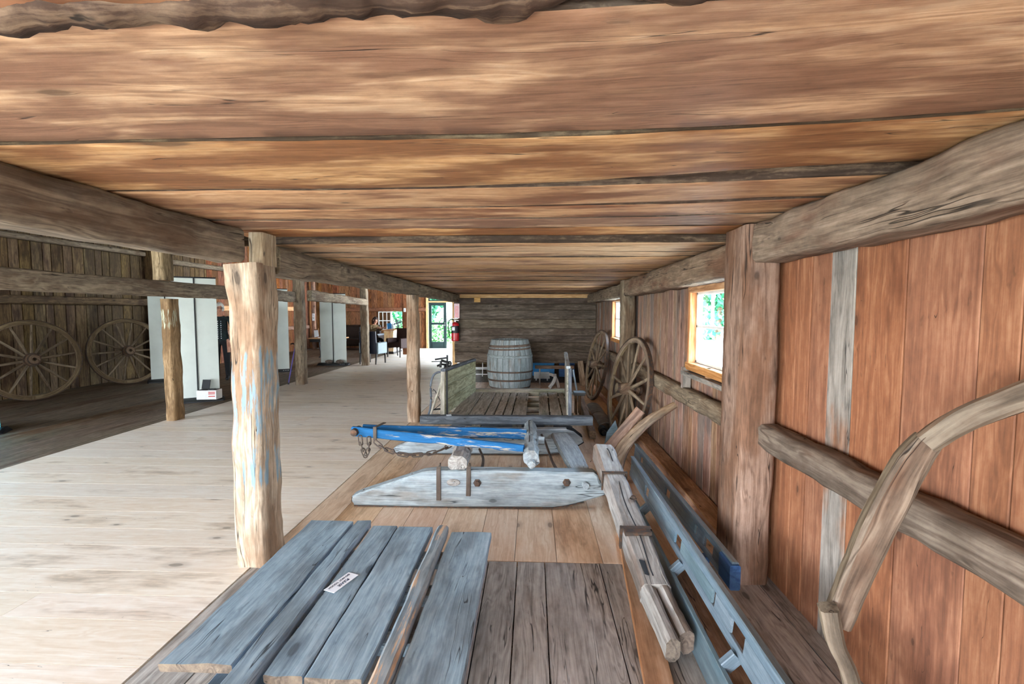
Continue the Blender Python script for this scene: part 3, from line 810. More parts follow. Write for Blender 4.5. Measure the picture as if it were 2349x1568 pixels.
# rails
timber('wooden_rail', [(-4.80, YN+.05, 1.80), (-4.805, 6.40, 1.79), (-4.80, 9.55, 1.785)], .10, .205, 'timber',
       'long horizontal rail crossing in front of the white banner panels', 'rail', jit=.010, js=4, sub=40)
timber('wooden_rail', [(-4.60, 9.82, 1.82), (-4.53, 13.02, 1.735)], .10, .21, 'timber',
       'short grey rail between two posts in front of the far banner with stones', 'rail', jit=.012, js=5, hs=[.23, .16])
timber('wooden_rail', [(XL+.09, YN+.05, 1.70), (XL+.09, 10.75, 1.70)], .13, .15, 'wall_old',
       'old brown wall rail just above the two leaning wheels', 'rail', jit=.008)
timber('wooden_rail', [(XL+.08, YN+.05, 2.79), (XL+.08, 10.75, 2.79)], .12, .10, 'timber',
       'high wall rail on the dark boards above the leaning wheels', 'rail', jit=.006)
timber('wooden_rail', [(XL+.08, 11.1, 2.70), (XL+.08, 18.8, 2.70)], .12, .12, 'timber',
       'high wall rail beyond the wall post, above the first banners', 'rail', jit=.006)
timber('wooden_rail', [(XL+.09, 11.15, 1.58), (XL+.09, 17.9, 1.58)], .14, .15, 'trim_pine',
       'pale rail at head height on the orange boarded wall', 'rail', jit=.006)
timber('wooden_rail', [(XL+.09, 11.15, .88), (XL+.09, 18.7, .88)], .14, .13, 'wall_mid',
       'brown rail at waist height on the orange boarded wall', 'rail', jit=.006)
timber('wooden_rail', [(-8.55, YE-.07, 1.56), (-4.3, YE-.07, 1.56)], .12, .15, 'wall_end',
       'red-brown rail across the end wall above the small white window', 'rail', jit=.004)
timber('wooden_rail', [(1.262, YN+.05, .835), (1.262, 2.60, .835)], .12, .125, 'snath',
       'rough brown rail across the orange wall boards', 'rail', jit=.010, js=7)
timber('wooden_rail', [(1.287, 2.935, .80), (1.287, 4.55, .79), (1.287, 6.15, .78)], .08, .14, 'timber',
       'rough rail under the first window, leading to the leaning wheel', 'rail', jit=.012, js=7, sub=16)
timber('wooden_rail', [(1.287, 6.39, .77), (1.287, 10.1, .77)], .08, .13, 'timber',
       'far wall rail behind the wheel nearest the partition', 'rail', jit=.010)
mb = MB()
mb.beam((1.29, 4.10, .855), (1.29, 4.10, 1.03), .07, .045, up=YU, ch=.003); mb.beam((1.285, 2.86, .985), (1.285, 4.12, .985), .07, .035, ch=.003, jit=.002)
struct(mb.build('trim_3', 'grey_board'))

# ------------------------------------------------------------------ wheels
def make_wheel(name, R, ns, label, loc, rot, group, hubr=.085, rimw=.045, rimh=.06):
    root = thing(name, label, 'wheel', (0, 0, 0), group)
    c = V((0, 0, R)); X = V((1, 0, 0))
    tm = Matrix.Translation(c) @ Matrix.Rotation(PI/2, 4, 'Y')
    m = MB(); n = 64
    def ring(mb, r0, r1, w, ch, mi=0):
        pr = [(r0, -w/2+ch), (r0, w/2-ch), (r0+ch, w/2), (r1-ch, w/2), (r1, w/2-ch), (r1, -w/2+ch), (r1-ch, -w/2), (r0+ch, -w/2)]
        vs = []; gs = []; fs = []; k = len(pr); off = RR(0, 50)
        for j in range(n):
            a = 2*PI*j/n
            for (r, z) in pr: vs.append(tm @ V((r*math.cos(a), r*math.sin(a), z))); gs.append((a*R+off, r, z))
            for i in range(k): fs.append((j*k+i, j*k+(i+1) % k, ((j+1) % n)*k+(i+1) % k, ((j+1) % n)*k+i))
        mb._add(vs, fs, gs, mi)
    ring(m, R-.012-rimh, R-.012, rimw, .006); m.build('rim', 'wheelwood', root)
    m = MB(); ring(m, R-.0125, R, rimw+.004, .002); m.build('tyre', 'iron', root)
    m = MB(); m.lathe([(.03, -.14), (hubr*.72, -.14), (hubr*.8, -.10), (hubr, -.045), (hubr*1.04, 0), (hubr, .05), (hubr*.78, .10), (hubr*.7, .15), (.03, .15), (.03, .06), (0.0, .06)], tm, 24)
    hub = m.build('hub', 'wheelwood', root)
    for z in (-.125, .135, .055):
        m = MB(); r = hubr*.8 if abs(z) > .1 else hubr*1.03
        m.lathe([(r*.9, z-.014), (r*1.04, z-.014), (r*1.04, z+.014), (r*.9, z+.014)], tm, 24, cap=False)
        m.build('hub_band', 'iron', hub)
    for k in range(ns):
        a = 2*PI*(k+.3)/ns; d = V((0, math.cos(a), math.sin(a)))
        m = MB(); dz = .012*(1 if k % 2 else -1)
        p = [c+d*(hubr*.8)+X*dz, c+d*(hubr*.8+(R-rimh-hubr)*.35)+X*dz*.6, c+d*(R-rimh)]
        secs = [[(.019*math.cos(2*PI*j/8)*s0, .014*math.sin(2*PI*j/8)*s0) for j in range(8)] for s0 in (1.15, 1.2, .85)]
        m.sweep(p, secs, X); m.build('spoke', 'wheelwood', root)
    root.location = V(loc); root.rotation_euler = rot
    return root
gw = 'old spoked wagon wheels'
lw = make_wheel('wagon_wheel', .68, 14, 'large dark wagon wheel leaning on the old wall, the one further from the banner panels', (-8.33, 7.69, .005), (0, -.14, -.46), gw, hubr=.105, rimh=.07)
dup(lw, (-8.32, 9.50, .005), (-.12, -.16, -.52), 'large dark wagon wheel leaning on the old wall, partly behind the angled banner')
rw = make_wheel('wagon_wheel', .605, 12, 'grey-brown wagon wheel leaning on the boards beside the brown curved pieces', (.995, 5.52, .012), (0, .165, .17), gw, hubr=.07, rimh=.055, rimw=.04)
dup(rw, (.975, 8.45, .012), (.3, .165, .12), 'dim wagon wheel leaning near the plank partition, under the far window')

# ------------------------------------------------------------------ roll-up banners (seen from the back)
def banner(p0, p1, z1, label, base_out=.07, pole=True, group='roll-up banner stands', front='banner'):
    p0, p1 = V((*p0, 0)), V((*p1, 0)); c = (p0+p1)/2; ax = (p1-p0).normalized(); nn = V((ax.y, -ax.x, 0))
    if nn.y > 0: nn = -nn
    w = (p1-p0).length
    root = thing('banner_stand', label, 'banner stand', c, group)
    m = MB(); o = c+V((0, 0, .07))
    nx = 18; vs = []; gs = []; fs = []
    for s_ in (0, 1):
        for i in range(nx+1):
            for z in (.06, z1*.35, z1*.7, z1):
                t = i/nx; q = p0.lerp(p1, t)+V((0, 0, z))+nn*(.006*math.sin(t*9+z)*(1-abs(z/z1-.5))-.012+s_*-.004)
                vs.append(q); gs.append((t, z, 0))
    N = (nx+1)*4
    for i in range(nx):
        for j in range(3):
            a = i*4+j; fs.append((a, a+4, a+5, a+1)); fs.append((N+a, N+a+1, N+a+5, N+a+4))
    for i in range(nx):
        a = i*4; fs.append((a, N+a, N+a+4, a+4)); a = i*4+3; fs.append((a, a+4, N+a+4, N+a))
    for j in range(3):
        fs.append((j, j+1, N+j+1, N+j)); a = nx*4+j; fs.append((a, N+a, N+a+1, a+1))
    m._add(vs, fs, gs, 0); m.build('banner_panel', front, root)
    m = MB(); m.beam(p0+V((0, 0, z1))-nn*.014, p1+V((0, 0, z1))-nn*.014, .02, .022, ch=.004); m.build('top_bar', 'black', root)
    if pole:
        m = MB(); m.tube([c+V((0, 0, .05))+nn*.02, c+V((0, 0, z1))+nn*.012], .011, 8); m.build('pole', 'black', root)
    m = MB()
    a, b = p0-ax*base_out, p1+ax*base_out
    pr = [(-.15, 0), (.15, 0), (.15, .02), (.07, .065), (-.07, .065), (-.15, .02)]
    m.sweep([a, a+ax*.03, b-ax*.03, b], [[(x*.8, y*.6) for x, y in pr], pr, pr, [(x*.8, y*.6) for x, y in pr]], (0, 0, 1)); bs = m.build('base', 'black', root)
    for k in range(3): m = MB(); m.box(b-ax*(.10+.05*k)+nn*.12+V((0, 0, .041)), (.022, .022, .006), ch=.001); m.build('base_screw', 'white', bs)
    return root
banner((-5.82, 7.58), (-5.31, 7.93), 2.05, 'tall white banner pair split by a dark pole, behind the post with the pale patch')
banner((-8.00, 9.75), (-7.55, 10.12), 2.0, 'white banner turned at an angle next to the dark leaning wheel')
banner((-6.67, 11.45), (-6.06, 11.75), 2.04, 'white banner half hidden behind the thick post with blue paint')
banner((-5.90, 13.18), (-5.18, 13.2), 1.98, 'white banner with two stones on its black base')
banner((-7.345, 5.2), (-6.575, 5.62), 2.0, 'banner stand whose black base just enters at the edge of the old dark floor', front='cyan')
for i, (x, l) in enumerate(((-5.61, 'rounded brown stone on the banner base, nearer the laptop table'), (-5.30, 'rounded brown stone on the banner base, nearer the navy armchair'))):
    m = MB(); m.ball((x, 13.04+.0, .108), (.11, .065, .055), 10, jit=.18, js=9); tag(m.build('stone', 'stone', smooth=0 if False else 60), l, 'stone', 'stones weighing down the banner base')
# machine on the first banner base
r = thing('label_printer', 'small white machine with red stripes and a black screen, on the banner base', 'machine', (-5.28, 7.64, .068))
m = MB(); m.box((-5.28, 7.62, .145), (.30, .20, .15), ch=.008, rz=.15); b = m.build('body', 'white', r)
for z in (.125, .165, .19): m = MB(); m.box((-5.18, 7.527, z), (.10, .004, .014), ch=.0005, rz=.15); m.build('red_stripe', 'redprint', b)
m = MB(); m.box((-5.28, 7.62, .2215), (.27, .17, .004), ch=.001, rz=.15); m.box((-5.22, 7.60, .229), (.09, .08, .018), ch=.003, rz=.3); m.build('top_tray', 'black', r)
m = MB(); m.beam((-5.37, 7.66, .226), (-5.37, 7.70, .37), .135, .012, up=(0, -1, 0), ch=.003); m.build('screen', 'black', r)
# cane
r = thing('walking_cane', 'thin purple walking cane leaning on the squared brown post', 'cane', (-4.99, 9.62, 0))
m = MB(); m.tube([(-4.99, 9.62, .03), (-4.875, 9.69, .74)], .011, 8); m.build('shaft', 'purple', r)
m = MB(); m.tube([(-4.875, 9.69, .74), (-4.873, 9.69, .80), (-4.885, 9.66, .835), (-4.91, 9.60, .83)], .013, 8, sub=4); m.build('handle', 'black', r)
m = MB(); m.tube([(-4.993, 9.619, .0), (-4.988, 9.62, .04)], .017, 8); m.build('rubber_tip', 'black', r)
# notice on the far corner post
m = MB(); m.box((-8.70, 18.872, 1.26), (.105, .004, .29), ch=.0005); o = tag(m.build('paper_sign', 'paper'), 'white paper notice pinned on the pale corner post', 'notice')
m = MB()
for k, (dx, dz, w) in enumerate(((-.01, .09, .04), (.0, .05, .03), (-.005, -.02, .05), (0, -.06, .04))): m.box((-8.70+dx, 18.868, 1.26+dz), (w, .003, .018), ch=.0003)
m.build('print', 'ink', o)

# ------------------------------------------------------------------ furniture at the far end
def armchair(name, c, rz, label, body, side, group=None):
    cz = math.cos(rz); sz = math.sin(rz)
    def T(x, y, z): return V((c[0]+x*cz-y*sz, c[1]+x*sz+y*cz, z))
    root = thing(name, label, 'armchair', (c[0], c[1], 0), group)
    m = MB(); m.beam(T(0, -.235, .30), T(0, -.29, .93), .52, .075, up=T(0, 1, 0)-T(0, 0, 0), ch=.02); m.build('backrest', body, root)
    m = MB(); m.beam(T(0, -.24, .40), T(0, .25, .40), .44, .16, ch=.03); m.build('seat', body, root)
    for s_ in (-1, 1):
        m = MB(); m.beam(T(s_*.265, -.24, .45), T(s_*.265, .24, .45), .075, .33, ch=.02); m.build('armrest', side, root)
    for sx in (-1, 1):
        for sy, k in ((-.25, -.06), (.22, .02)):
            m = MB(); m.beam(T(sx*.25, sy+k*.6, 0), T(sx*.25, sy, .32), .032, .032, up=T(0, 1, 0)-T(0, 0, 0), ch=.004, w1=.045, h1=.045); m.build('leg', 'sofaleather', root)
    return root
armchair('armchair', (-4.57, 13.65), -.22, 'navy armchair with grey sides, seen from behind next to the grey post', 'navy', 'greyleather')
armchair('armchair', (-4.42, 15.70), 2.75, 'dark brown leather armchair behind the slim pale post', 'brownleather', 'brownleather')
# sofa
r = thing('sofa', 'dark leather sofa against the end wall', 'sofa', (-6.85, 18.7, 0))
m = MB(); m.beam((-7.55, 18.62, .30), (-6.05, 18.62, .30), .80, .28, ch=.04); m.build('seat', 'sofaleather', r)
m = MB(); m.beam((-7.55, 18.98, .62), (-6.05, 18.98, .62), .22, .66, ch=.07, seg=10, jit=.02); m.build('backrest', 'sofaleather', r)
for x in (-7.65, -5.97): m = MB(); m.beam((x, 18.2, .34), (x, 19.05, .34), .18, .56, ch=.06); m.build('armrest', 'sofaleather', r)
for x in (-7.5, -6.1):
    for y in (18.3, 18.95): m = MB(); m.beam((x, y, 0), (x, y, .18), .06, .06, up=YU, ch=.004); m.build('leg', 'sofaleather', r)
# reception desk
r = thing('reception_desk', 'pale beadboard reception desk with a wooden top, by the seated woman', 'desk', (-5.0, 17.2, 0))
m = MB()
for k in range(7): m.beam((-5.17+.045*k+.022, 16.62, .09), (-5.17+.045*k+.022, 16.62, .80), .043, .02, up=YU, ch=.003)
m.box((-5.01, 16.63, .775), (.34, .035, .06), ch=.003)
m.build('side_panel', 'desk_wood', r)
m = MB(); m.box((-4.855, 17.2, .45), (.03, 1.14, .74), ch=.003)
for k in range(3): m.box((-4.838, 16.8+.4*k, .45), (.01, .3, .5), ch=.003)
m.build('front_panel', 'whitepaint', r)
m = MB(); m.box((-5.01, 17.2, .05), (.30, 1.1, .10), ch=.003); m.build('plinth', 'sofaleather', r)
m = MB(); m.box((-5.03, 17.2, .835), (.46, 1.26, .035), ch=.006); m.build('desk_top', 'win_wood', r)
m = MB(); m.box((-5.02, 17.74, .45), (.3, .03, .72), ch=.003); m.build('side_panel', 'desk_wood', r)
# laptop-like folder stand on the desk
r = thing('brochure_stand', 'bright blue and white folder standing open on the reception desk', 'brochure stand', (-4.98, 16.85, .853))
m = MB(); m.beam((-5.03, 16.80, .872), (-5.07, 16.86, 1.07), .15, .012, up=(0, 1, 0), ch=.002); m.build('front_cover', 'bluebox', r)
m = MB(); m.beam((-4.94, 16.86, .872), (-4.99, 16.90, 1.05), .12, .012, up=(.4, 1, 0), ch=.002); m.build('back_cover', 'paper', r)
# fan
r = thing('desk_fan', 'grey wire desk fan on the reception desk in front of the window', 'fan', (-4.93, 17.45, .853))
m = MB(); m.lathe([(.11, .853), (.11, .865), (.05, .885), (.02, .90), (.016, .98)], Matrix.Translation((-4.93, 17.45, 0)), 20); m.build('base', 'fanmetal', r)
fm = Matrix.Translation((-4.93, 17.42, 1.06)) @ Matrix.Rotation(.35, 4, 'Z') @ Matrix.Rotation(PI/2, 4, 'X')
m = MB()
def fcirc(rr, z, rw=.004):
    return [fm @ V((rr*math.cos(2*PI*k/32), rr*math.sin(2*PI*k/32), z)) for k in range(33)]
for rr, z in ((.18, .0), (.18, .05), (.125, .07), (.07, .08)): m.tube(fcirc(rr, z), .006, 5)
for k in range(24):
    a = 2*PI*k/24; d = lambda q, z: fm @ V((q*math.cos(a), q*math.sin(a), z))
    m.tube([d(.04, .082), d(.125, .071), d(.18, .045), d(.18, .0), d(.05, -.02)], .003, 4)
m.build('cage', 'fanmetal', r)
m = MB()
for k in range(4):
    a = 2*PI*k/4+.4
    pl = [(.02*math.cos(a), .02*math.sin(a))]
    for q, b in ((.10, .30), (.155, .18), (.16, -.2), (.10, -.45)): pl.append((q*math.cos(a+b), q*math.sin(a+b)))
    m.prism(pl, fm @ V((0, 0, .02)), fm.to_3x3() @ V((1, 0, .0)), fm.to_3x3() @ V((0, 1, .12)), .004)
m.build('blade', 'fanmetal', r)
m = MB(); m.lathe([(.0, -.09), (.045, -.08), (.05, .0), (.04, .03), (0, .04)], fm, 16); m.build('motor', 'fanmetal', r)
# table with a framed screen
r = thing('side_table', 'dark table with curved legs behind the banner with stones', 'table', (-6.45, 14.9, 0))
m = MB(); m.box((-6.42, 14.95, .655), (1.0, .75, .03), ch=.006); m.build('table_top', 'win_wood', r)
m = MB(); m.box((-6.42, 14.95, .59), (.9, .65, .10), ch=.004); m.build('apron', 'black', r)
for x, y in ((-6.84, 15.25), (-6.52, 14.68), (-6.0, 14.68), (-6.0, 15.25)):
    m = MB(); m.tube([(x, y, .62), (x-.02, y-.01, .45), (x+.01, y, .2), (x+.015, y-.01, .06), (x-.02, y-.02, .0)], [.035, .026, .018, .022, .028], 8, sub=4, up=(1, 0, 0)); m.build('leg', 'black', r)
r = thing('picture_frame', 'small white framed card leaning on the dark table', 'frame', (-6.72, 14.85, .672))
m = MB(); m.beam((-6.73, 14.80, .694), (-6.80, 14.90, .93), .17, .015, up=(0, 1, 0), ch=.003); m.build('frame', 'wall_end', r)
m = MB(); m.beam((-6.735, 14.789, .695), (-6.795, 14.886, .91), .14, .004, up=(0, 1, 0), ch=.001); m.build('card', 'paper', r)
m = MB(); m.box((-6.6, 14.78, .679), (.16, .2, .012), ch=.002, rz=.4); tag(m.build('booklet', 'paper'), 'white booklet lying on the dark table next to the framed card', 'booklet')
r = thing('mug_holder', 'dark small box of pens on the dark table', 'box', (-6.35, 15.1, .672))
m = MB(); m.box((-6.35, 15.12, .74), (.10, .08, .13), ch=.004); m.build('box_body', 'black', r)
m = MB()
for k in range(4): m.tube([(-6.38+.02*k, 15.12, .80), (-6.40+.03*k, 15.12, .87+.01*k)], .005, 6)
m.build('pen', 'navy', r)
m = MB(); m.box((-7.1, 16.6, .2), (.34, .3, .36), ch=.008); tag(m.build('wooden_crate', 'desk_wood'), 'pale wooden crate on the floor behind the dark table', 'crate')

# ------------------------------------------------------------------ bobsled
def out2(pxs, y):
    r = []
    for (a, b) in pxs:
        p = aty(a, b, y); r.append((p.x, p.z))
    return r
def hexbolt(mb, p, d, r=.018, h=.016, n=6):
    p = V(p); d = V(d).normalized()
    rot = d.to_track_quat('Z', 'Y').to_matrix().to_4x4()
    mt = Matrix.Translation(p) @ rot
    mb.lathe([(r*1.5, 0), (r*1.5, .004), (r, .005), (r, h), (r*.8, h+.003)], mt, n)
YR, YF = 3.57, 4.93
sled = thing('bobsled', 'weathered grey bobsled with a blue painted tongue, chain and two thick runners', 'sled', (-.4, 4.2, 0))
o1 = out2([(812, 1163), (806, 1152), (807, 1141), (826, 1132), (925, 1098), (968, 1083), (1000, 1079), (1180, 1081), (1362, 1084), (1372, 1092), (1376, 1108), (1396, 1126), (1398, 1132), (1385, 1140), (1340, 1154), (1300, 1164), (1268, 1168), (1000, 1167)], YR)
zoff = min(p[1] for p in o1); o1 = [(x, (z-zoff)*.955+.008) for x, z in o1]
m = MB(); m.prism(o1, (0, YR+.055, 0), (1, 0, 0), (0, 0, 1), .11, ch=.012, jit=.006)
run1 = m.build('runner', 'sledgrey', sled)
def shoe(o, y, w):
    b = [p for p in o if p[1] < .09]
    b.sort(); pts = [V((x, y, max(z-.007, .004))) for x, z in b]
    mm = MB(); mm.poly(pts, w, .010, ch=.002); return mm
shoe(o1, YR+.055, .10).build('runner_shoe', 'iron', run1)
for (a, b, c_, d_) in ((1006, 1076, 1006, 1147), (1075, 1076, 1074, 1137)):
    m = MB()
    p, q = aty(a, b, YR-.006), aty(c_, d_, YR-.006)
    m.poly([p+V((0, .07, .012)), p+V((0, .012, .012)), p, p.lerp(q, .5)+V((0, -.002, 0)), q], .033, .010, up=(0, 1, 0), ch=.002, jit=.002)
    m.build('iron_strap', 'rod', run1)
m = MB(); p = aty(1040, 1106, YR); m.lathe([(.001, .0), (.030, .004), (.036, -.003), (.036, -.03)], Matrix.Translation(p) @ Matrix.Rotation(PI/2, 4, 'X') @ Matrix.Diagonal((1.6, .85, 1.4, 1)), 18); m.build('tenon', 'greypole', run1)
for (a, b) in ((1095, 1107), (1300, 1106)): m = MB(); hexbolt(m, aty(a, b, YR-.002), (0, -1, 0), .021); m.build('bolt', 'iron', run1)
for (a, b) in ((837, 1124), (948, 1088), (1108, 1080), (1240, 1082), (1352, 1084)):
    m = MB(); p = aty(a, b, YR+.05); hexbolt(m, (p.x, YR+.05, p.z-.012), (0, 0, 1), .016); m.build('bolt', 'iron', run1)
m = MB(); p = aty(1343, 1111, YR); m.tube([p+V((-.01, .08, .004)), p+V((.0, -.035, 0))], [.028, .025], 12); m.build('peg', 'sledgrey', run1)
o2 = out2([(908, 1042), (902, 1030), (915, 1022), (975, 996), (1000, 989), (1150, 984), (1300, 983), (1316, 988), (1335, 1003), (1339, 1016), (1318, 1029), (1285, 1040), (1255, 1044), (1080, 1043)], YF)
zoff = min(p[1] for p in o2); o2 = [(x, (z-zoff)*.96+.008) for x, z in o2]
m = MB(); m.prism(o2, (0, YF+.05, 0), (1, 0, 0), (0, 0, 1), .10, ch=.012, jit=.006); run2 = m.build('runner', 'sledgrey', sled)
shoe(o2, YF+.05, .09).build('runner_shoe', 'iron', run2)
m = MB(); pts = [V((x, YF+.05, z+.004)) for x, z in o2[6:11]]; m.poly(pts, .10, .012, ch=.002, jit=.003); m.build('iron_edge', 'blackiron', run2)
m = MB(); m.beam(aty(1050, 1062, 3.60), aty(1077, 990, 5.02), .145, .125, ch=.035, jit=.014, js=9, seg=24, endjit=.01)
m.build('cross_beam', 'greypole', sled)
m = MB(); m.beam(aty(1219, 1052, 3.64), aty(1216, 978, 5.0), .115, .125, ch=.035, jit=.016, js=9, seg=24); m.beam(aty(1219, 1066, 3.575), aty(1219, 1058, 3.66), .06, .055, ch=.02, jit=.004, seg=4)
m.beam((.055, 4.18, .365), (.105, 4.18, .365), .07, .07, ch=.02, jit=.006, seg=4)
m.beam(aty(1219, 1052, 3.7)+V((0, 0, .060)), aty(1216, 978, 4.9)+V((0, 0, .064)), .008, .006, ch=.001, seg=24, wob=.03, mi=1); m.build('bolster', ['sledgrey', 'black'], sled)
# blue tongue, two bars meeting at the chain end
A = V((-1.60, 4.18, .435))
m = MB(); m.beam(A, (-.07, 3.86, .388), .045, .085, ch=.010, seg=24, jit=.005, w1=.05, h1=.058); m.build('tongue_bar', 'tongue', sled)
m = MB(); m.beam(A+V((.06, .10, .0)), (-.06, 4.46, .352), .045, .07, ch=.010, seg=24, jit=.005, w1=.05, h1=.10); m.build('tongue_bar', 'tongue', sled)
m = MB(); m.lathe([(.0, .022), (.03, .016), (.034, 0), (.034, -.12), (.026, -.135), (0, -.14)], Matrix.Translation(A+V((.035, -.055, .0))) @ Matrix.Rotation(PI/2, 4, 'X'), 12); m.build('tongue_pin', 'iron', sled)
m = MB(); c = A.lerp(V((-.07, 3.86, .425)), .15)
m.beam(c+V((-.0, -.02, .055)), c+V((.03, .15, .055)), .03, .008, ch=.002); m.beam(c+V((0, -.036, -.058)), c+V((0, -.036, .06)), .03, .008, up=(0, 1, 0), ch=.002)
m.build('tongue_strap', 'rod', sled)
def link(mb, c, d, roll, L=.055, wd=.016, r=.0055):
    d = V(d).normalized(); s_ = d.orthogonal().normalized(); s_ = Matrix.Rotation(roll, 3, d) @ s_
    pts = []
    for k in range(17):
        a = 2*PI*k/16; ca, sa = math.cos(a), math.sin(a)
        pts.append(V(c)+d*(ca*wd+math.copysign(L*.5-wd, ca) if abs(ca) > .05 else 0)+s_*sa*wd)
    mb.tube(pts, r, 6, up=d.cross(s_))
def chain(mb, path, L=.05):
    pts = smooth_path([V(p) for p in path], 12); acc = [0]
    for i in range(1, len(pts)): acc.append(acc[-1]+(pts[i]-pts[i-1]).length)
    s_ = L*.35; k = 0
    while s_ < acc[-1]:
        i = max(j for j in range(len(acc)) if acc[j] <= s_); i = min(i, len(pts)-2)
        t = (s_-acc[i])/max(1e-6, acc[i+1]-acc[i]); p = pts[i].lerp(pts[i+1], t)
        link(mb, p, pts[i+1]-pts[i], PI/2*(k % 2)+.4, L*1.25); s_ += L*.82; k += 1
m = MB()
q = lambda a, b, y: aty(a, b, y)
chain(m, [q(826, 1003, 4.08), q(829, 1022, 4.06), q(836, 1040, 4.06)], .07); chain(m, [q(846, 1005, 4.08), q(846, 1025, 4.06), q(840, 1042, 4.06)], .06)
chain(m, [q(862, 1014, 4.05), q(885, 1030, 4.02), q(925, 1042, 4.0), q(968, 1042, 4.02), q(1005, 1034, 4.1), q(1030, 1022, 4.2)], .075)
m.build('chain', 'rod', sled, smooth=70)
m = MB(); m.tube([q(1242, 996, 4.8), q(1250, 1012, 4.7), q(1262, 1045, 4.3), q(1272, 1068, 3.95), q(1286, 1084, 3.68)], .012, 8, sub=5); m.build('iron_rod', 'rod', sled)
m = MB(); m.tube([q(1100, 1030, 4.5), q(1108, 1050, 4.2), q(1107, 1066, 3.95), q(1101, 1083, 3.68)], .012, 8, sub=5); m.build('iron_rod', 'rod', sled)
m = MB(); m.poly([(.25, 4.93, .215), (.275, 4.75, .262), (.315, 4.3, .275), (.35, 3.9, .27), (.375, 3.64, .262)], .15, .05, ch=.012, jit=.006, sub=5, ws=[.11, .17, .19, .17, .13]); m.build('brace_board', 'sledgrey', sled)

# ------------------------------------------------------------------ sleigh bed ("wagon") behind the bobsled
YW = 5.16
ZD = aty(1160, 952, YW).z; YB = YW+1.52
wg = thing('sleigh_bed', 'old sleigh bed with greenish side boards and a grey plank deck with one board missing', 'sleigh', (-.25, 5.9, 0))
xn = lambda a: aty(a, 952, YW).x
zb = ZD-.03
def dboard(a, b):
    mm = MB(); x0, x1 = xn(a), xn(b)
    mm.beam(((x0+x1)/2, YW+.02, zb+.012), ((x0+x1)/2+.02, YB, zb+.012), x1-x0-.015, .024, ch=.003, seg=10, jit=.003, endjit=.01)
    return mm.build('deck_board', 'wagon', wg)
for a, b in ((1030, 1073), (1073, 1110), (1110, 1132), (1132, 1153), (1153, 1173), (1173, 1208), (1235, 1262), (1262, 1291), (1291, 1309)): dboard(a, b)
m = MB(); m.beam((xn(967), YW-.03, ZD-.045), (xn(1358), YW-.03, ZD-.04), .11, .09, ch=.012, seg=20, jit=.006); m.build('front_sill', 'wagon_dark', wg)
m = MB(); m.beam((xn(1030)-.2, YB+.05, ZD-.02), (xn(1309)+.12, YB+.05, ZD-.01), .09, .10, ch=.01, seg=16, jit=.005); m.build('rear_sill', 'wagon', wg)
for k in range(4):
    m = MB(); yk = YW+.28+k*.33; m.beam((xn(1015), yk, zb-.035), (xn(1320), yk, zb-.035), .07, .06, ch=.01, jit=.004, seg=8); m.build('cross_joist', 'wagon', wg)
xL0, xL1 = aty(1016, 900, YW).x, aty(1086, 870, YB).x
zt0, zt1 = aty(1016, 846, YW).z, aty(1085, 823, YB).z
hs = (zt0-ZD-.03)
dl = V((xL1-xL0, YB-YW, 0)).normalized()
for k in range(3):
    m = MB(); f0, f1 = k/3, (k+1)/3; zc0 = ZD+hs*(f0+f1)/2; zc1 = ZD+(zt1-.03-ZD)*(f0+f1)/2
    m.beam((xL0+.02, YW+.03, zc0), (xL1+.02, YB+.0, zc1), .024, hs/3-.004, h1=(zt1-.03-ZD)/3-.004, ch=.003, seg=14, jit=.003); m.build('side_board', 'wagon_green', wg)
m = MB(); m.beam((xL0+.005, YW-.01, zt0-.012), (xL1+.01, YB+.02, zt1-.012), .055, .032, ch=.006, seg=14, jit=.004); m.build('top_rail', 'wagon_dark', wg)
m = MB(); m.beam((xL0-.005, YW+.02, ZD), (xL0+.0, YW+.02, zt0-.028), .05, .05, up=YU, ch=.006, seg=5, jit=.003); m.build('side_post', 'wagon', wg)
m = MB(); m.beam((xL0+.038, YW+.035, ZD), (xL0+.038, YW+.035, zt0-.028), .02, .016, up=YU, ch=.002); m.build('iron_strip', 'blackiron', wg)
xR0, xR1 = aty(1303, 900, YW).x, aty(1297, 870, YB).x
zr0, zr1 = aty(1306, 842, YW).z, aty(1298, 809, YB).z
for k in range(2):
    m = MB(); f = (k+.5)/2
    m.beam((xR0, YW+.03, ZD+(zr0-ZD)*f), (xR1, YB, ZD+(zr1-ZD)*f), .022, (zr0-ZD)/2-.004, h1=(zr1-ZD)/2-.004, ch=.003, seg=14, jit=.003); m.build('side_board', 'wagon', wg)
m = MB(); m.beam((xR0, YW-.01, zr0), (xR1, YB+.02, zr1), .045, .028, ch=.006, seg=14, jit=.004); m.build('top_rail', 'sledgrey', wg)
m = MB(); m.beam((xR0+.022, YW+.015, ZD-.02), (xR0+.022, YW+.015, zr0-.012), .035, .05, up=YU, ch=.005, seg=5, jit=.003); m.build('side_post', 'wagon_dark', wg)
for yk in (YW+.36, YB-.28):
    ol = [(-.80, .012), (-.92, .06), (-.98, .15), (-.90, .20), (-.6, .21), (.35, .21), (.46, .17), (.42, .09), (.30, .012)]
    m = MB(); m.prism(ol, (0, yk, 0), (1, 0, 0), (0, 0, 1), .07, ch=.008, jit=.004); m.build('runner', 'wagon_dark', wg)
for xk in (-.62, -.17, .18):
    m = MB(); m.beam((xk, YW+.08, .252), (xk, YB-.1, .252), .10, .085, ch=.01, jit=.004, seg=10); m.build('bunk', 'wagon', wg)
m = MB(); q2 = lambda a, b, d=0: aty(a, b, YW+.06+d)
m.poly([q2(1016, 853), q2(1003, 854), q2(993, 863), q2(988, 885), q2(989, 915), q2(986, 940), q2(982, 953)], .022, .022, ch=.007, sub=5); m.build('bent_handle', 'wagon_dark', wg)
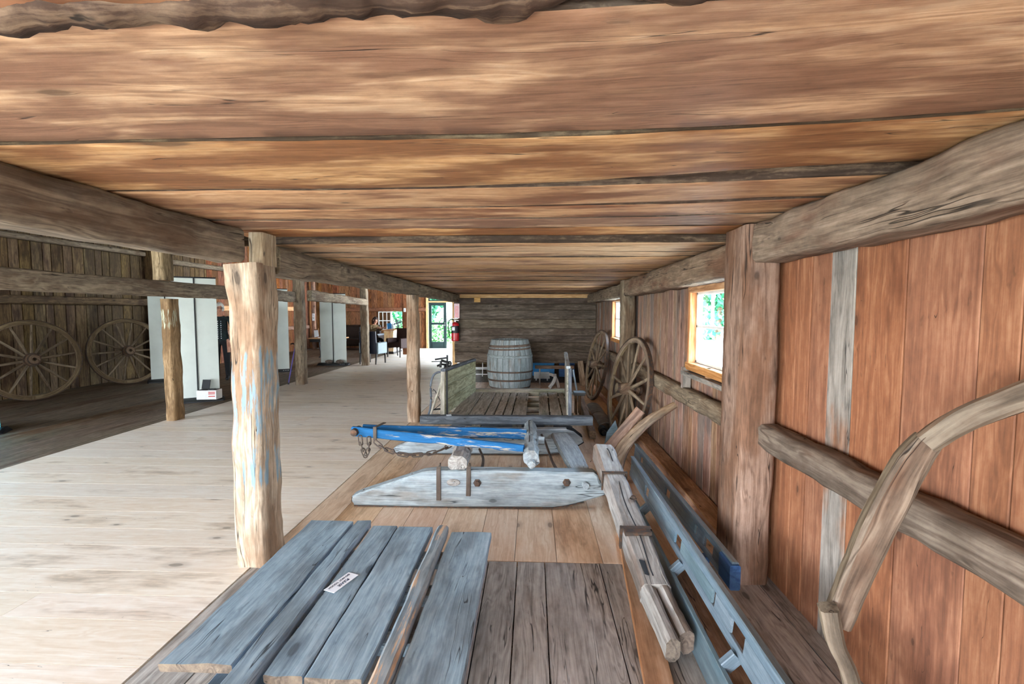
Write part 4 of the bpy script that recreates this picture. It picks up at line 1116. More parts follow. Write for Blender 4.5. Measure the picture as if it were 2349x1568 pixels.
m = MB(); m.beam(q2(1012, 878), q2(985, 960), .026, .026, up=YU, ch=.008); m.build('handle_brace', 'wagon', wg)
m = MB(); m.tube([q2(993, 897), q2(994, 892), q2(998, 896), q2(1013, 924)], .004, 6); m.tube([q2(1013, 924), q2(995, 940)], .004, 6); m.tube([q2(992, 939), q2(1014, 937)], .009, 6); m.build('iron_brace', 'blackiron', wg)
m = MB(); p = aty(1029, 956, YW-.05); m.box((p.x, YW-.035, ZD+.004), (.055, .05, .003), ch=.0005, rz=.3); tag(m.build('paper_tag', 'paper'), 'tiny white paper tag lying on the dark sill of the sleigh bed', 'tag')

# cast-iron hand machine on its stand
mc = thing('hand_cranked_machine', 'black cast-iron hand machine on a thin stand behind the sleigh bed', 'machine', (-1.22, 6.55, 0))
g = lambda a, b, d=0: aty(a, b, 6.55+d)
m = MB(); m.tube([g(1021, 838), (-1.20, 6.55, .02)], .018, 8); m.lathe([(.16, 0), (.16, .015), (.03, .03)], Matrix.Translation((-1.20, 6.55, 0)), 16); m.build('stand', 'blackiron', mc)
m = MB(); m.beam(g(1026, 842), g(1026, 814), .022, .03, up=YU, ch=.004); m.beam(g(998, 824), g(1026, 820), .03, .022, ch=.006); m.tube([g(990, 829), g(1018, 828)], .006, 6); m.beam(g(1012, 826), g(1030, 832), .05, .03, ch=.01)
m.tube([g(1003, 839), g(1012, 835), g(1024, 836)], .014, 8); m.beam(g(1010, 842), g(1012, 828), .03, .03, up=YU, ch=.006); m.build('frame', 'blackiron', mc)
m = MB()
cw = g(1031, 834); wm = Matrix.Translation(cw) @ Matrix.Rotation(PI/2, 4, 'Y') @ Matrix.Rotation(.5, 4, 'X')
m.lathe([(.028, -.008), (.04, -.008), (.04, .008), (.028, .008), (.028, -.008)], wm, 20, cap=False)
for k in range(4): m.tube([cw, wm @ V((.03*math.cos(k*PI/2), .03*math.sin(k*PI/2), 0))], .005, 5)
m.build('wheel', 'blackiron', mc)

# ------------------------------------------------------------------ barrel
BC = V((-.44, 9.32, 0)); BR = .445; BH = .955
def brad(z): 
    t = (z/BH-.47)/.53; return BR*(1-.20*t*t)
bl = thing('wooden_barrel', 'tall weathered grey barrel with hoops, standing in front of the plank partition', 'barrel', BC)
m = MB(); ns = 24
for k in range(ns):
    a0, a1 = 2*PI*k/ns+.008, 2*PI*(k+1)/ns-.008; off = RR(0, 50); vs = []; gs = []; fs = []
    for i in range(13):
        z = BH*i/12; r = brad(z)
        for a in (a0, (a0+a1)/2, a1): vs.append(BC+V((r*math.cos(a), r*math.sin(a), z))); gs.append((z+off, a*BR, 0))
        for a in (a1, a0): vs.append(BC+V(((r-.03)*math.cos(a), (r-.03)*math.sin(a), z))); gs.append((z+off, a*BR, .03))
    for i in range(12):
        for j in range(5): fs.append((i*5+j, i*5+(j+1) % 5, (i+1)*5+(j+1) % 5, (i+1)*5+j))
    fs.append((4, 3, 2, 1, 0)); fs.append((60, 61, 62, 63, 64)); m._add(vs, fs, gs, 0)
m.build('staves', 'barrel', bl)
for (z, hh, mt) in ((.845, .045, 'hoop'), (.79, .03, 'hoop'), (.655, .05, 'barrel'), (.355, .03, 'iron'), (.20, .034, 'iron'), (.05, .03, 'iron')):
    m = MB(); n = 40; vs = []; gs = []; fs = []; tl = .012 if mt != 'iron' else 0.004
    for j in range(n):
        a = 2*PI*j/n; dz = tl*math.sin(a*1.0+z*9)
        for (dr, z2) in ((.001, -hh/2), (.009, -hh/2+.003), (.009, hh/2-.003), (.001, hh/2)):
            r = brad(z+dz+z2)+dr; vs.append(BC+V((r*math.cos(a), r*math.sin(a), z+dz+z2))); gs.append((a*BR, z2, dr))
    for j in range(n):
        for i in range(4): fs.append((j*4+i, j*4+(i+1) % 4, ((j+1) % n)*4+(i+1) % 4, ((j+1) % n)*4+i))
    m._add(vs, fs, gs, 0); m.build('hoop', mt, bl)
m = MB(); m.lathe([(brad(BH)-.03, BH-.05), (brad(BH)-.03, BH-.03)], Matrix.Translation(BC), 32); m.build('barrel_head', 'hoop', bl)

# ------------------------------------------------------------------ grey plank platform in front
PZ = .32
pf = thing('plank_platform', 'low blue-grey plank platform in the foreground, with a white card on it', 'platform', (-.75, 2.1, 0))
def pboard(pa, pb, yend, name='plank', mat='bluegrey', dz=0.0, th=.032, rnd=False):
    a = atz(*pa, PZ+dz); b = atz(*pb, PZ+dz); w = b.x-a.x; yf = (a.y+b.y)/2
    yn = atz(900, yend, PZ+dz).y; cx = (a.x+b.x)/2; sk = .0
    mm = MB(); mm.beam((cx, yf, PZ+dz-th/2), (cx+sk, yn, PZ+dz-th/2), w, th, ch=.012 if rnd else .004, seg=22, jit=.005, js=5, endjit=.008, capmi=1)
    return mm.build(name, [mat, 'endgrain'], pf)
pboard((714, 1191), (809, 1197), 1537)
pboard((817, 1194), (853, 1191), 1700, dz=.012, th=.045)
pboard((856, 1205), (911, 1206), 1558)
pboard((914, 1206), (992, 1209), 1560)
pboard((1003, 1203), (1030, 1204), 1720, 'round_pole', 'pole', .022, .05, True)
pboard((1035, 1217), (1126, 1223), 1640)
for yy in (1.72, 2.02, 2.32):
    m = MB(); m.beam((-1.19, yy, PZ-.062), (-.30, yy, PZ-.062), .09, .05, ch=.006, jit=.003, seg=10); m.build('cleat', 'bluegrey', pf)
for xx in (-1.08, -.42):
    m = MB(); m.prism([(1.5, .0), (2.35, .0), (2.42, .10), (2.42, .232), (1.45, .232), (1.45, .08)], (xx, 0, 0), (0, 1, 0), (0, 0, 1), .06, ch=.006, jit=.004); m.build('runner', 'bluegrey', pf)
m = MB(); m.beam((-1.15, 1.455, .20), (-.5, 1.455, .20), .024, .16, ch=.004); m.build('end_board', 'whitepaint', pf)
# card
c4 = [atz(745, 1351, PZ+.004), atz(764, 1361, PZ+.004), atz(820, 1319.5, PZ+.004), atz(802, 1310.6, PZ+.004)]
cc = sum(c4, V((0, 0, 0)))/4; e1 = ((c4[3]-c4[0])+(c4[2]-c4[1]))/2; e2 = ((c4[1]-c4[0])+(c4[2]-c4[3]))/2
LX, LY = e1.length, e2.length; an = math.atan2(e1.y, e1.x)
m = MB(); m.beam(cc-e1/2, cc+e1/2, LY, .002, ch=.0004, seg=1); card = tag(m.build('card', 'paper'), 'small white printed card lying on the blue-grey platform planks', 'card')
def lettering(text, size, loc, rot, parent, mat, name='lettering', spacing=1.0, fitw=None, spl=None):
    cu = bpy.data.curves.new(name, 'FONT'); cu.body = text; cu.size = size; cu.align_x = 'CENTER'; cu.align_y = 'CENTER'; cu.extrude = .0004; cu.space_character = spacing
    if spl: cu.space_line = spl
    ob = bpy.data.objects.new(name, cu); COL.objects.link(ob); bpy.context.view_layer.update()
    me = bpy.data.meshes.new_from_object(ob.evaluated_get(bpy.context.evaluated_depsgraph_get())); bpy.data.objects.remove(ob)
    if fitw:
        wd = max(v.co.x for v in me.vertices)-min(v.co.x for v in me.vertices); me.transform(Matrix.Diagonal((fitw/wd, 1, 1, 1)))
    me.materials.clear(); me.materials.append(M[mat])
    org = V(parent['_o']); me.transform(Matrix.Translation(V(loc)-org) @ rot.to_4x4())
    o = bpy.data.objects.new(name, me); COL.objects.link(o); o.parent = parent; return o
rot = Matrix.Rotation(an+PI, 3, 'Z'); n2 = V((-e1.y, e1.x, 0)).normalized()
lettering('PLEASE', LY*.36, cc-n2*LY*.17+V((0, 0, .0016)), rot, card, 'ink', fitw=LX*.42)
lettering('DO NOT TOUCH', LY*.26, cc+n2*LY*.24+V((0, 0, .0016)), rot, card, 'ink', fitw=LX*.82)

# ------------------------------------------------------------------ pieces along the right side
m = MB(); a0 = atz(1410, 1178, .035); a1 = atz(1466, 1567, .035); b1 = atz(1533, 1566, .035)
d = (a1-a0); wv = (b1-a1).x
m.beam(a0.lerp(a1, .16)+V((wv/2, 0, -.017)), a1+V((wv/2, -.25, -.017)), wv, .033, ch=.003, seg=14, jit=.002); tag(m.build('loose_board', 'orangeboard'), 'long orange-brown board lying on the floor beside the old dark planks', 'board')
hp = thing('hewn_pole', 'thick grey hewn pole with iron straps and a split end, leaning on the sled runner', 'pole', (.59, 2.9, .04))
P0, P1 = aty(1384, 1017, 3.72)-V((0, 0, .07)), V((.595, 2.28, .135))
m = MB(); m.beam(P0, P1, .15, .14, ch=.018, seg=24, jit=.008, js=7, w1=.145, h1=.12, endjit=.006)
for s_, L2 in ((-1, 1.93), (1, 1.98)):
    m.beam(P1+V((s_*.037, .04, 0)), (P1.x+.02+s_*.036, L2, .108), .062, .11, ch=.02, seg=8, jit=.008, js=10, endjit=.02, capmi=2)
m.beam(P0.lerp(P1, .06)+V((.012, 0, .074)), P0.lerp(P1, .97)+V((.0, 0, .062)), .006, .005, ch=.001, seg=30, wob=.035, mi=1)
m.prism([(-.012, -.05), (.014, -.04), (.010, .06), (-.008, .05)], P0.lerp(P1, .93)+V((-.03, 0, .064)), (1, 0, 0), (P1-P0), .006, mi=1)
body = m.build('pole_body', ['greypole', 'black', 'endgrain'], hp)
m = MB(); tt = .30
def ponp(t): return P0.lerp(P1, t)
def strap(t, w, th=.010):
    p = ponp(t); ww = .15+(.145-.15)*t; hh = .14+(.12-.14)*t; mm = MB(); dr = (P1-P0).normalized(); u = V((0, -dr.z, dr.y)); sx = V((1, 0, 0))
    if u.z < 0: u = -u
    a, b = ww/2+.007, hh/2+.007
    pts = [p+sx*x+u*y for x, y in ((-a, -b*.7), (-a, b), (a, b), (a, -b*.7))]
    for i in range(3): mm.beam(pts[i]+(pts[i]-pts[i+1]).normalized()*th*.5, pts[i+1]+(pts[i+1]-pts[i]).normalized()*th*.5, w, th, up=(pts[i]-p+pts[i+1]-p), ch=.002, jit=.001, seg=3)
    return mm
strap(.30, .022).build('iron_strap', 'iron', hp)
s2 = strap(.715, .03, .012); p = ponp(.75)
s2.beam(p+V((-.07, 0, .07)), p+V((.075, 0, .072)), .05, .022, ch=.005, jit=.003, seg=6); s2.build('iron_strap', 'iron', hp)
m = MB(); hexbolt(m, ponp(.52)+V((.055, 0, .070)), (0, 0, 1), .016); m.build('bolt', 'iron', hp)

def slotted(p0, p1, upv, h, th, slots, mat, parent, name='side_rail'):
    """plank on edge with real slots: slots = [(distance from p0, length, height fraction)]; p0, p1 on the lower edge"""
    p0, p1, upv = V(p0), V(p1), V(upv).normalized(); dr = (p1-p0).normalized(); L = (p1-p0).length
    mm = MB(); off = RR(0, 50)
    hole = h*.44; b0 = h*.28; slots = [(a, l*1.45) for a, l in slots]
    def bar(s0, s1, z0, z1): 
        mm.beam(p0+dr*s0+upv*(z0+z1)/2, p0+dr*s1+upv*(z0+z1)/2, th, z1-z0, up=upv, ch=.002, off=off+s0)
    bar(0, L, 0, b0); bar(0, L, b0+hole, h)
    s_ = 0
    for (a, l) in sorted(slots):
        if a-l/2 > s_: bar(s_, a-l/2, b0, b0+hole)
        s_ = a+l/2
    bar(s_, L, b0, b0+hole)
    # rounded top flange
    mm.beam(p0+upv*(h+.004), p1+upv*(h+.004), .034, .012, up=upv, ch=.004)
    return mm.build(name, mat, parent)
la = thing('slotted_ladder', 'blue-grey painted ladder with slotted rail and cross bars, beside the hewn pole', 'ladder', (.75, 2.5, 0))
u2 = V((.12, 0, 1)).normalized()
R2a, R2b = V((.775, 3.80, .20)), V((.775, 1.40, .20))
sl = [(R2a.y-atx(px, py, .785).y, l) for px, py, l in ((1447, 1050, .06), (1486, 1119, .07), (1558, 1231, .075), (1641, 1352, .025), (1696, 1425, .085))]
slotted(R2a, R2b, u2, .145, .013, sl, 'ladder', la)
m = MB(); m.beam((.728, 3.42, .085), (.71, 1.40, .085), .022, .165, ch=.003, seg=10, jit=.001); m.build('side_rail', 'ladder', la)
for py, px in ((1165, 1477), (1298, 1546), (1512, 1678)):
    yy = atz(px, py, .19).y
    m = MB(); m.beam((.725, yy, .16), (.772, yy, .205), .05, .03, up=YU, ch=.003); m.build('cross_bar', 'ladder', la)
m = MB(); m.beam((.735, 1.62, .06), (.735, 1.40, .06), .09, .11, ch=.004); m.beam((.805, 1.47, .09), (.805, 1.40, .09), .03, .17, ch=.004); m.build('end_block', 'deepblue', la)
lb = thing('slotted_rail', 'single slotted blue-grey rail with a deep blue end, lying nearest the board wall', 'rail', (.93, 3.2, 0))
R1a, R1b = V((.925, 4.35, .17)), V((.945, 2.25, .185))
sl = [(R1a.y-atx(px, py, .935).y, l) for px, py, l in ((1473, 1058, .07), (1531, 1136, .075), (1594, 1210, .025), (1622, 1255, .085))]
slotted(R1a, R1b, V((.10, 0, 1)), .125, .013, sl, 'ladder', lb)
m = MB(); m.beam((.952, 2.37, .25), (.952, 2.235, .25), .05, .12, ch=.006); m.build('end_block', 'deepblue', lb)
for yy in (2.6, 3.4, 4.2):
    m = MB(); m.beam((.935, yy, 0), (.935, yy, .172), .05, .05, up=YU, ch=.004); m.build('foot', 'deepblue', lb)

# curved and straight brown timbers leaning behind the pole
m = MB(); q = aty
m.poly([q(1548, 929, 4.22), q(1506, 953, 4.16), q(1473, 978, 4.10), q(1446, 1006, 4.04), q(1427, 1032, 3.98), q(1416, 1060, 3.93), q(1415, 1100, 3.86), q(1424, 1140, 3.80)], .12, .045, up=(-.5, -1, .2), ch=.008, sub=6, jit=.003, ws=[.055, .075, .085, .09, .105, .115, .10, .06], hs=[.045, .05, .05, .05, .045, .035])
o = tag(m.build('curved_timber', 'brownwood'), 'brown timber curved like a plow handle, leaning on the wall rail behind the hewn pole', 'timber')
m = MB(); top = q(1470, 940, 4.74); bot = atz(1388, 1036, .2)*0+aty(1385, 1040, 4.76); m.beam(bot+(bot-top)*.45, top, .10, .055, up=(-.4, -1, .1), ch=.008, seg=10, jit=.004)
tag(m.build('straight_timber', 'brownwood'), 'short straight brown plank leaning in front of the grey-brown wagon wheel', 'timber')
m = MB(); m.prism([(0, 0), (.18, .09), (.15, .2), (.10, .33), (.02, .20)], (.755, 5.14, .002), (1, .15, 0), (.12, .1, 1), .012, ch=.003); tag(m.build('metal_plate', 'ladder'), 'pointed grey metal plate at the foot of the grey-brown wagon wheel', 'metal plate')
# bent shaft in the front right corner
bs = thing('bent_shaft', 'bent weathered wooden shaft leaning across the rail of the orange wall boards', 'shaft', (.95, 1.35, 0))
m = MB()
s1 = [aty(2420, 885, 1.26), aty(2300, 925, 1.30), aty(2200, 966, 1.33), aty(2122, 1016, 1.36)]
m.poly(s1, .062, .060, up=(-.3, -1, .5), ch=.008, jit=.005, sub=6, ws=[.075, .07, .058]); m.build('upper_arm', 'snath', bs)
m = MB(); m.poly([aty(2130, 1006, 1.36), aty(2090, 1060, 1.37), aty(2030, 1170, 1.38), aty(1965, 1310, 1.39), aty(1918, 1425, 1.40)], .072, .060, up=(-.3, -1, .2), ch=.010, jit=.005, sub=6, ws=[.055, .075, .078, .07, .066]); m.build('middle_arm', 'snath', bs)
m = MB(); e = aty(1955, 1575, 1.37); m.poly([aty(1900, 1392, 1.36), aty(1916, 1470, 1.365), e, V((e.x+.07, 1.38, .0))], .045, .05, up=(-.3, -1, 0), ch=.008, jit=.004, sub=6, ws=[.05, .04, .045]); m.build('lower_arm', 'snath', bs)

# small items right of the sleigh
m = MB(); m.beam((.705, 5.62, .05), (.80, 8.0, .05), .075, .095, ch=.006, seg=16, jit=.004); tag(m.build('wooden_bar', 'brownwood'), 'long square brown bar on the floor to the side of the sleigh bed', 'bar')
for i, (y0, y1, l) in enumerate(((6.0, 6.62, 'rolled piece of old shiny leather on the floor, the one nearer the bobsled'), (6.66, 7.3, 'rolled piece of old shiny leather on the floor, the one nearer the partition'))):
    m = MB(); n = 14; vs = []; gs = []; fs = []; cx = .925-.01*i
    for lay in (0, 1):
        for k in range(n+1):
            a = PI*(.02+.75*k/n); r = .105-.012*lay
            for yy in (y0, (y0+y1)/2, y1): vs.append(V((cx+r*math.cos(a)*1.2, yy, max(.002, r*math.sin(a)+.012)))); gs.append((yy, a*.1, lay))
    N = (n+1)*3
    for k in range(n):
        for j in range(2):
            a = k*3+j; fs.append((a, a+1, a+4, a+3)); fs.append((N+a, N+a+3, N+a+4, N+a+1))
    for k in range(n): a = k*3; fs.append((a, a+3, N+a+3, N+a)); a = k*3+2; fs.append((a, N+a, N+a+3, a+3))
    for j in range(2): fs.append((j, N+j, N+j+1, j+1)); a = n*3+j; fs.append((a, a+1, N+a+1, N+a))
    m._add(vs, fs, gs, 0); tag(m.build('leather_roll', 'leather_old', smooth=60), l, 'leather roll', 'rolls of old leather')
m = MB(); mt = Matrix.Translation((.855, 5.80, .055)) @ Matrix.Rotation(PI/2, 4, 'X'); m.lathe([(.0, -.13), (.035, -.13), (.05, -.1), (.05, .04), (.028, .06), (.028, .12), (0, .12)], mt, 16); tag(m.build('axle_stub', 'blackiron'), 'short black iron axle stub beside the end of the brown bar', 'axle')
m = MB(); m.beam((.60, 7.05, .30), (.76, 7.05, .30), .17, .05, ch=.008, jit=.004, seg=5)
sb = thing('low_stool', 'small low stool with a pale chipped seat, between the sleigh bed and the brown bar', 'stool', (.68, 7.05, 0)); m.build('seat', 'sledgrey', sb)
for x in (.635, .69):
    for yy in (6.99, 7.11): m = MB(); m.beam((x, yy, 0), (x, yy, .277), .03, .03, up=YU, ch=.004); m.build('leg', 'brownwood', sb)
m = MB(); m.tube([(.72, 7.3, .02), (.62, 7.42, .60)], .013, 8); tag(m.build('white_stick', 'sledgrey'), 'thin whitish stick leaning behind the sleigh bed', 'stick')
m = MB(); m.beam((1.02, 9.75, .0), (.98, 9.98, .47), .12, .025, up=(0, -1, 0), ch=.004); tag(m.build('brown_board', 'brownwood'), 'short brown board leaning on the foot of the partition', 'board')
m = MB(); m.beam((.02, 8.75, .02), (1.02, 8.75, .02), .13, .04, ch=.004, seg=8, jit=.003); tag(m.build('pale_board', 'sledgrey'), 'pale board lying across the floor behind the sleigh bed', 'board')
hr = thing('sawhorse', 'low dark sawhorse under the gap of the plank partition', 'sawhorse', (.32, 9.9, 0))
m = MB(); m.beam((.05, 9.95, .345), (.85, 9.95, .345), .12, .06, ch=.006, seg=6, jit=.003); m.build('top_beam', 'brownwood', hr)
for x in (.15, .78):
    for yy in (9.83, 10.05): m = MB(); m.beam((x, yy, 0), (x, 9.95+(yy-9.95)*.3, .316), .045, .03, up=(1, 0, 0), ch=.004); m.build('leg', 'greypole', hr)
m = MB(); m.poly([(.33, 9.35, .02), (.40, 9.33, .12), (.43, 9.3, .20), (.43, 9.27, .27)][::-1], .06, .09, up=(0, 1, 0), ch=.006, sub=5); m.poly([(.33, 9.36, .28), (.41, 9.34, .25), (.47, 9.33, .17), (.51, 9.33, .02)], .05, .07, up=YU, ch=.006, sub=5)
tag(m.build('curved_felloe', 'greypole'), 'pale curved wheel felloe standing by the sawhorse', 'felloe')
wf = thing('window_sash', 'old white window sash leaning in the dark bay under the partition', 'sash', (-1.15, 11.0, 0))
m = MB()
for z in (.05, .17, .2, .42): m.beam((-1.5, 11.0+z*.2, z), (-.85, 11.0+z*.2, z), .025, .018, ch=.003)
for x in (-1.48, -1.15, -.87): m.beam((x, 11.0, .0), (x, 11.09, .45), .018, .025, up=YU, ch=.003)
m.build('sash_frame', 'whitepaint', wf)
m = MB(); m.box((.25, 11.2, .24), (.5, .4, .44), ch=.02); tag(m.build('blue_tub', 'bluebox'), 'bright blue box standing in the bay behind the partition', 'box')
m = MB(); m.box((.78, 11.1, .18), (.35, .3, .34), ch=.01); tag(m.build('blue_crate', 'deepblue'), 'darker blue box beside the bright blue box behind the partition', 'box')
ws = thing('slatted_pallet', 'white slatted pallet lying behind the sawhorse', 'pallet', (.2, 10.45, 0))
for k in range(5): m = MB(); m.box((.2, 10.4+.06*k, .06+.02*k), (.34, .045, .03), ch=.004); m.build('slat', 'whitepaint', ws)
for x in (.08, .32): m = MB(); m.beam((x, 10.37, .022), (x, 10.68, .105), .03, .04, ch=.003); m.build('batten', 'whitepaint', ws)

# ------------------------------------------------------------------ extinguisher and sign
fe = thing('fire_extinguisher', 'red fire extinguisher hanging on the end of the plank partition', 'fire extinguisher', (-1.66, 10.09, 1.10))
em = Matrix.Translation((-1.625, 10.09, 0)); z0 = aty(1043, 782, 10.05).z
m = MB(); m.lathe([(.0, z0), (.07, z0), (.082, z0+.015), (.082, z0+.33), (.070, z0+.37), (.03, z0+.395), (.026, z0+.42), (0, z0+.42)], em, 24); b = m.build('cylinder', 'red', fe)
m = MB(); m.lathe([(.0835, z0+.17), (.0835, z0+.32)], em, 24, cap=False); m.build('label_band', 'black', b)
m = MB(); m.box((-1.65, 10.006, z0+.26), (.06, .002, .07), ch=.0005); m.build('label_print', 'paper', b)
m = MB(); m.lathe([(.03, z0+.40), (.03, z0+.43), (.018, z0+.44)], em, 14); m.beam((-1.66, 10.09, z0+.45), (-1.54, 10.05, z0+.43), .022, .012, ch=.002); m.beam((-1.68, 10.09, z0+.47), (-1.55, 10.05, z0+.475), .022, .010, ch=.002); m.build('handle', 'steel', fe)
m = MB(); m.tube([(-1.635, 10.08, z0+.43), (-1.70, 10.06, z0+.46), (-1.755, 10.05, z0+.40), (-1.76, 10.05, z0+.25), (-1.735, 10.05, z0+.10)], .011, 8, sub=5); m.build('hose', 'black', fe)
m = MB(); m.box((-1.70, 10.02, z0+.35), (.055, .003, .075), ch=.0008, rz=.2); m.build('inspection_tag', 'paper', fe)
m = MB(); m.box((-1.60, 10.16, z0+.25), (.05, .025, .30), ch=.003); m.build('wall_mount', 'blackiron', fe)
p = aty(1048, 713, 10.17)
m = MB(); m.box((p.x, 10.17, p.z), (.115, .004, .315), ch=.001); sg = tag(m.build('fire_sign', 'red'), 'red and white fire extinguisher sign above the extinguisher', 'sign')
RX = Matrix.Rotation(PI/2, 3, 'X')
m = MB(); m.box((p.x, 10.1675, p.z), (.10, .002, .30), ch=.0005); m.box((p.x, 10.1672, p.z), (.09, .003, .29), ch=.0005); m.build('white_border', 'paper', sg)
m = MB(); m.box((p.x, 10.1660, p.z), (.082, .002, .282), ch=.0005); m.build('red_field', 'red', sg)
lettering('FIRE', .035, V((p.x, 10.164, p.z+.115)), RX, sg, 'paper', fitw=.07)
lettering('E\nX\nT\nI\nN\nG\nU\nI\nS\nH\nE\nR', .021, V((p.x, 10.164, p.z-.03)), RX, sg, 'paper', spl=.92)

# ------------------------------------------------------------------ people
def person(name, label, origin, rz, joints, edges, radii, regions, group=None):
    """joints: {key: (x, y, z)}; one skinned, subdivided body; regions: list of (test(co) -> bool, material)"""
    root = thing(name, label, 'person', origin, group)
    keys = list(joints); bm = bmesh.new(); sk = bm.verts.layers.skin.verify(); vv = {}
    for k in keys:
        v = bm.verts.new(joints[k]); r = radii[k]; r = (r, r) if not isinstance(r, tuple) else r
        v[sk].radius = r; v[sk].use_root = (k == 'pelvis'); vv[k] = v
    for a, b in edges: bm.edges.new((vv[a], vv[b]))
    me = bpy.data.meshes.new('tmp'); bm.to_mesh(me); bm.free()
    ob = bpy.data.objects.new('tmp', me); COL.objects.link(ob)
    s1 = ob.modifiers.new('s', 'SKIN'); s1.use_smooth_shade = True; s1.branch_smoothing = .3
    s2 = ob.modifiers.new('u', 'SUBSURF'); s2.levels = 2; s2.render_levels = 2
    bpy.context.view_layer.update()
    m2 = bpy.data.meshes.new_from_object(ob.evaluated_get(bpy.context.evaluated_depsgraph_get()))
    bpy.data.objects.remove(ob); m2.name = 'body'; m2.materials.clear()
    for _, mt in regions: m2.materials.append(M[mt])
    for p in m2.polygons:
        p.use_smooth = True; c = p.center
        for i, (t, _) in enumerate(regions):
            if t(c): p.material_index = i; break
    b = bpy.data.objects.new('body', m2); COL.objects.link(b); b.parent = root
    root.rotation_euler = (0, 0, rz); root['_o'] = [0, 0, 0]
    return root
def fingers(J, E, R, k, w, d, side):
    """five short unequal finger chains from wrist w along direction d"""
    d = V(d).normalized(); s = V((side, 0, 0)) if abs(d.x) < .8 else V((0, 1, 0)); s = (s-d*s.dot(d)).normalized(); c = d.cross(s)
    pm = V(w)+d*.05; J[k+'palm'] = pm; R[k+'palm'] = (.036, .016)
    for i, (o, L) in enumerate(((-.03, .065), (-.01, .08), (.01, .075), (.03, .06))):
        a = pm+s*o+d*.035; b_ = a+d*L*.5+c*.006; e = a+d*L+c*.024
        for n_, q, r in (('a', a, .010), ('b', b_, .0085), ('c', e, .007)): J[f'{k}{i}{n_}'] = q; R[f'{k}{i}{n_}'] = r
        E += [(k+'palm', f'{k}{i}a'), (f'{k}{i}a', f'{k}{i}b'), (f'{k}{i}b', f'{k}{i}c')]
    a = pm-s*.035-d*.01; e = a-s*.018+d*.04+c*.01
    J[k+'ta'] = a; R[k+'ta'] = .011; J[k+'tb'] = e; R[k+'tb'] = .009; E += [(k+'palm', k+'ta'), (k+'ta', k+'tb')]
def head_parts(root, hc, fwd, hair, glasses, hair_len=.0, hs=1.0):
    """face details in root space; hc = head centre, fwd = facing direction"""
    f = V(fwd).normalized(); s = f.cross(V((0, 0, 1))).normalized(); u = s.cross(f)
    hc = V(hc)
    m = MB(); 
    n = 14
    vs = []; fs = []; gs = []
    for i in range(n+1):
        th = (PI*.72)*i/n
        for j in range(2*n):
            a = PI*j/n; d = V((math.sin(th)*math.cos(a), math.sin(th)*math.sin(a), math.cos(th)))
            front = max(0, d.x)
            zz = d.z
            k = 1.0
            if front > .25 and zz < .45: k = .80   # hairline: tucked under the face
            q = hc+f*(d.x*.098*k-.008)+s*d.y*.085*k+u*(zz*.118+.012)
            q += (q-hc).normalized()*.008*nz3(q, 40)
            vs.append(q); gs.append(tuple(q))
    mm = 2*n
    for i in range(n):
        for j in range(mm):
            a, b = i*mm+j, i*mm+(j+1) % mm
            fs.append((a, b, b+mm, a+mm)) if i else fs.append((a, b+mm, a+mm))
    m._add(vs, fs, gs, 0)
    if hair_len:
        m.ball(hc-f*.045-u*(.02+hair_len*.4), (.07, .075, .07+hair_len*.5), 8, jit=.1)
    m.build('hair', hair, root, smooth=80)
    for k in (-1, 1):
        m = MB(); m.ball(hc+f*.078+s*k*.032+u*.005, (.011, .011, .009), 6); m.build('eye', 'ink', root)
        m = MB(); m.ball(hc+s*k*.080-u*.005-f*.005, (.012, .012, .028), 6); m.build('ear', 'skin', root)
    m = MB(); m.ball(hc+f*.078-u*.062, (.012, .024, .007), 6); m.build('mouth', 'pink', root)
    if glasses:
        m = MB()
        for k in (-1, 1):
            c = hc+f*.095+s*k*.034+u*.004
            m.tube([c+s*.026*math.cos(t)+u*.020*math.sin(t) for t in [2*PI*q/14 for q in range(15)]], .0025, 5)
            m.tube([c+s*k*.026, hc+s*k*.083+u*.006], .0022, 5)
        m.tube([hc+f*.098-s*.008+u*.006, hc+f*.098+s*.008+u*.006], .0025, 5); m.build('glasses', 'blackiron', root)

def base_head(J, E, R, hc, f):
    hc = V(hc); f = V(f).normalized()
    J['neck'] = hc+V((0, 0, -.155))-f*.02; R['neck'] = .048
    J['jaw'] = hc+V((0, 0, -.065))+f*.015; R['jaw'] = (.062, .066)
    J['skull'] = hc+V((0, 0, .015)); R['skull'] = (.080, .092)
    J['crown'] = hc+V((0, 0, .085))-f*.01; R['crown'] = (.055, .065)
    J['nose'] = hc+f*.098+V((0, 0, -.028)); R['nose'] = .011
    E += [('neck', 'jaw'), ('jaw', 'skull'), ('skull', 'crown'), ('skull', 'nose')]

# standing visitor beside the white banner pair
J, E, R = {}, [], {}
def put(k, c, r): J[k] = V(c); R[k] = r
put('pelvis', (0, 0, .90), (.155, .11)); put('waist', (0, 0, 1.06), (.14, .10)); put('chest', (0, .01, 1.24), (.16, .11)); put('collar', (0, .01, 1.36), (.10, .075))
E += [('pelvis', 'waist'), ('waist', 'chest'), ('chest', 'collar')]
base_head(J, E, R, (0, -.03, 1.56), (.25, -1, 0)); E += [('collar', 'neck')]
for s, t in ((-1, 'l'), (1, 'r')):
    put(t+'sh', (s*.175, .01, 1.33), .062); put(t+'el', (s*.225, .03, 1.07), .047); put(t+'wr', (s*.20, -.09, .87), .031)
    E += [('collar', t+'sh'), (t+'sh', t+'el'), (t+'el', t+'wr'), (t+'wr', t+'palm')]
    fingers(J, E, R, t, J[t+'wr'], (0, -.25, -1), s)
    put(t+'hip', (s*.09, 0, .82), .095); put(t+'kn', (s*.10, -.01, .48), .068); put(t+'an', (s*.10, .02, .09), .045); put(t+'toe', (s*.115, -.15, .035), .036)
    E += [('pelvis', t+'hip'), (t+'hip', t+'kn'), (t+'kn', t+'an'), (t+'an', t+'toe')]
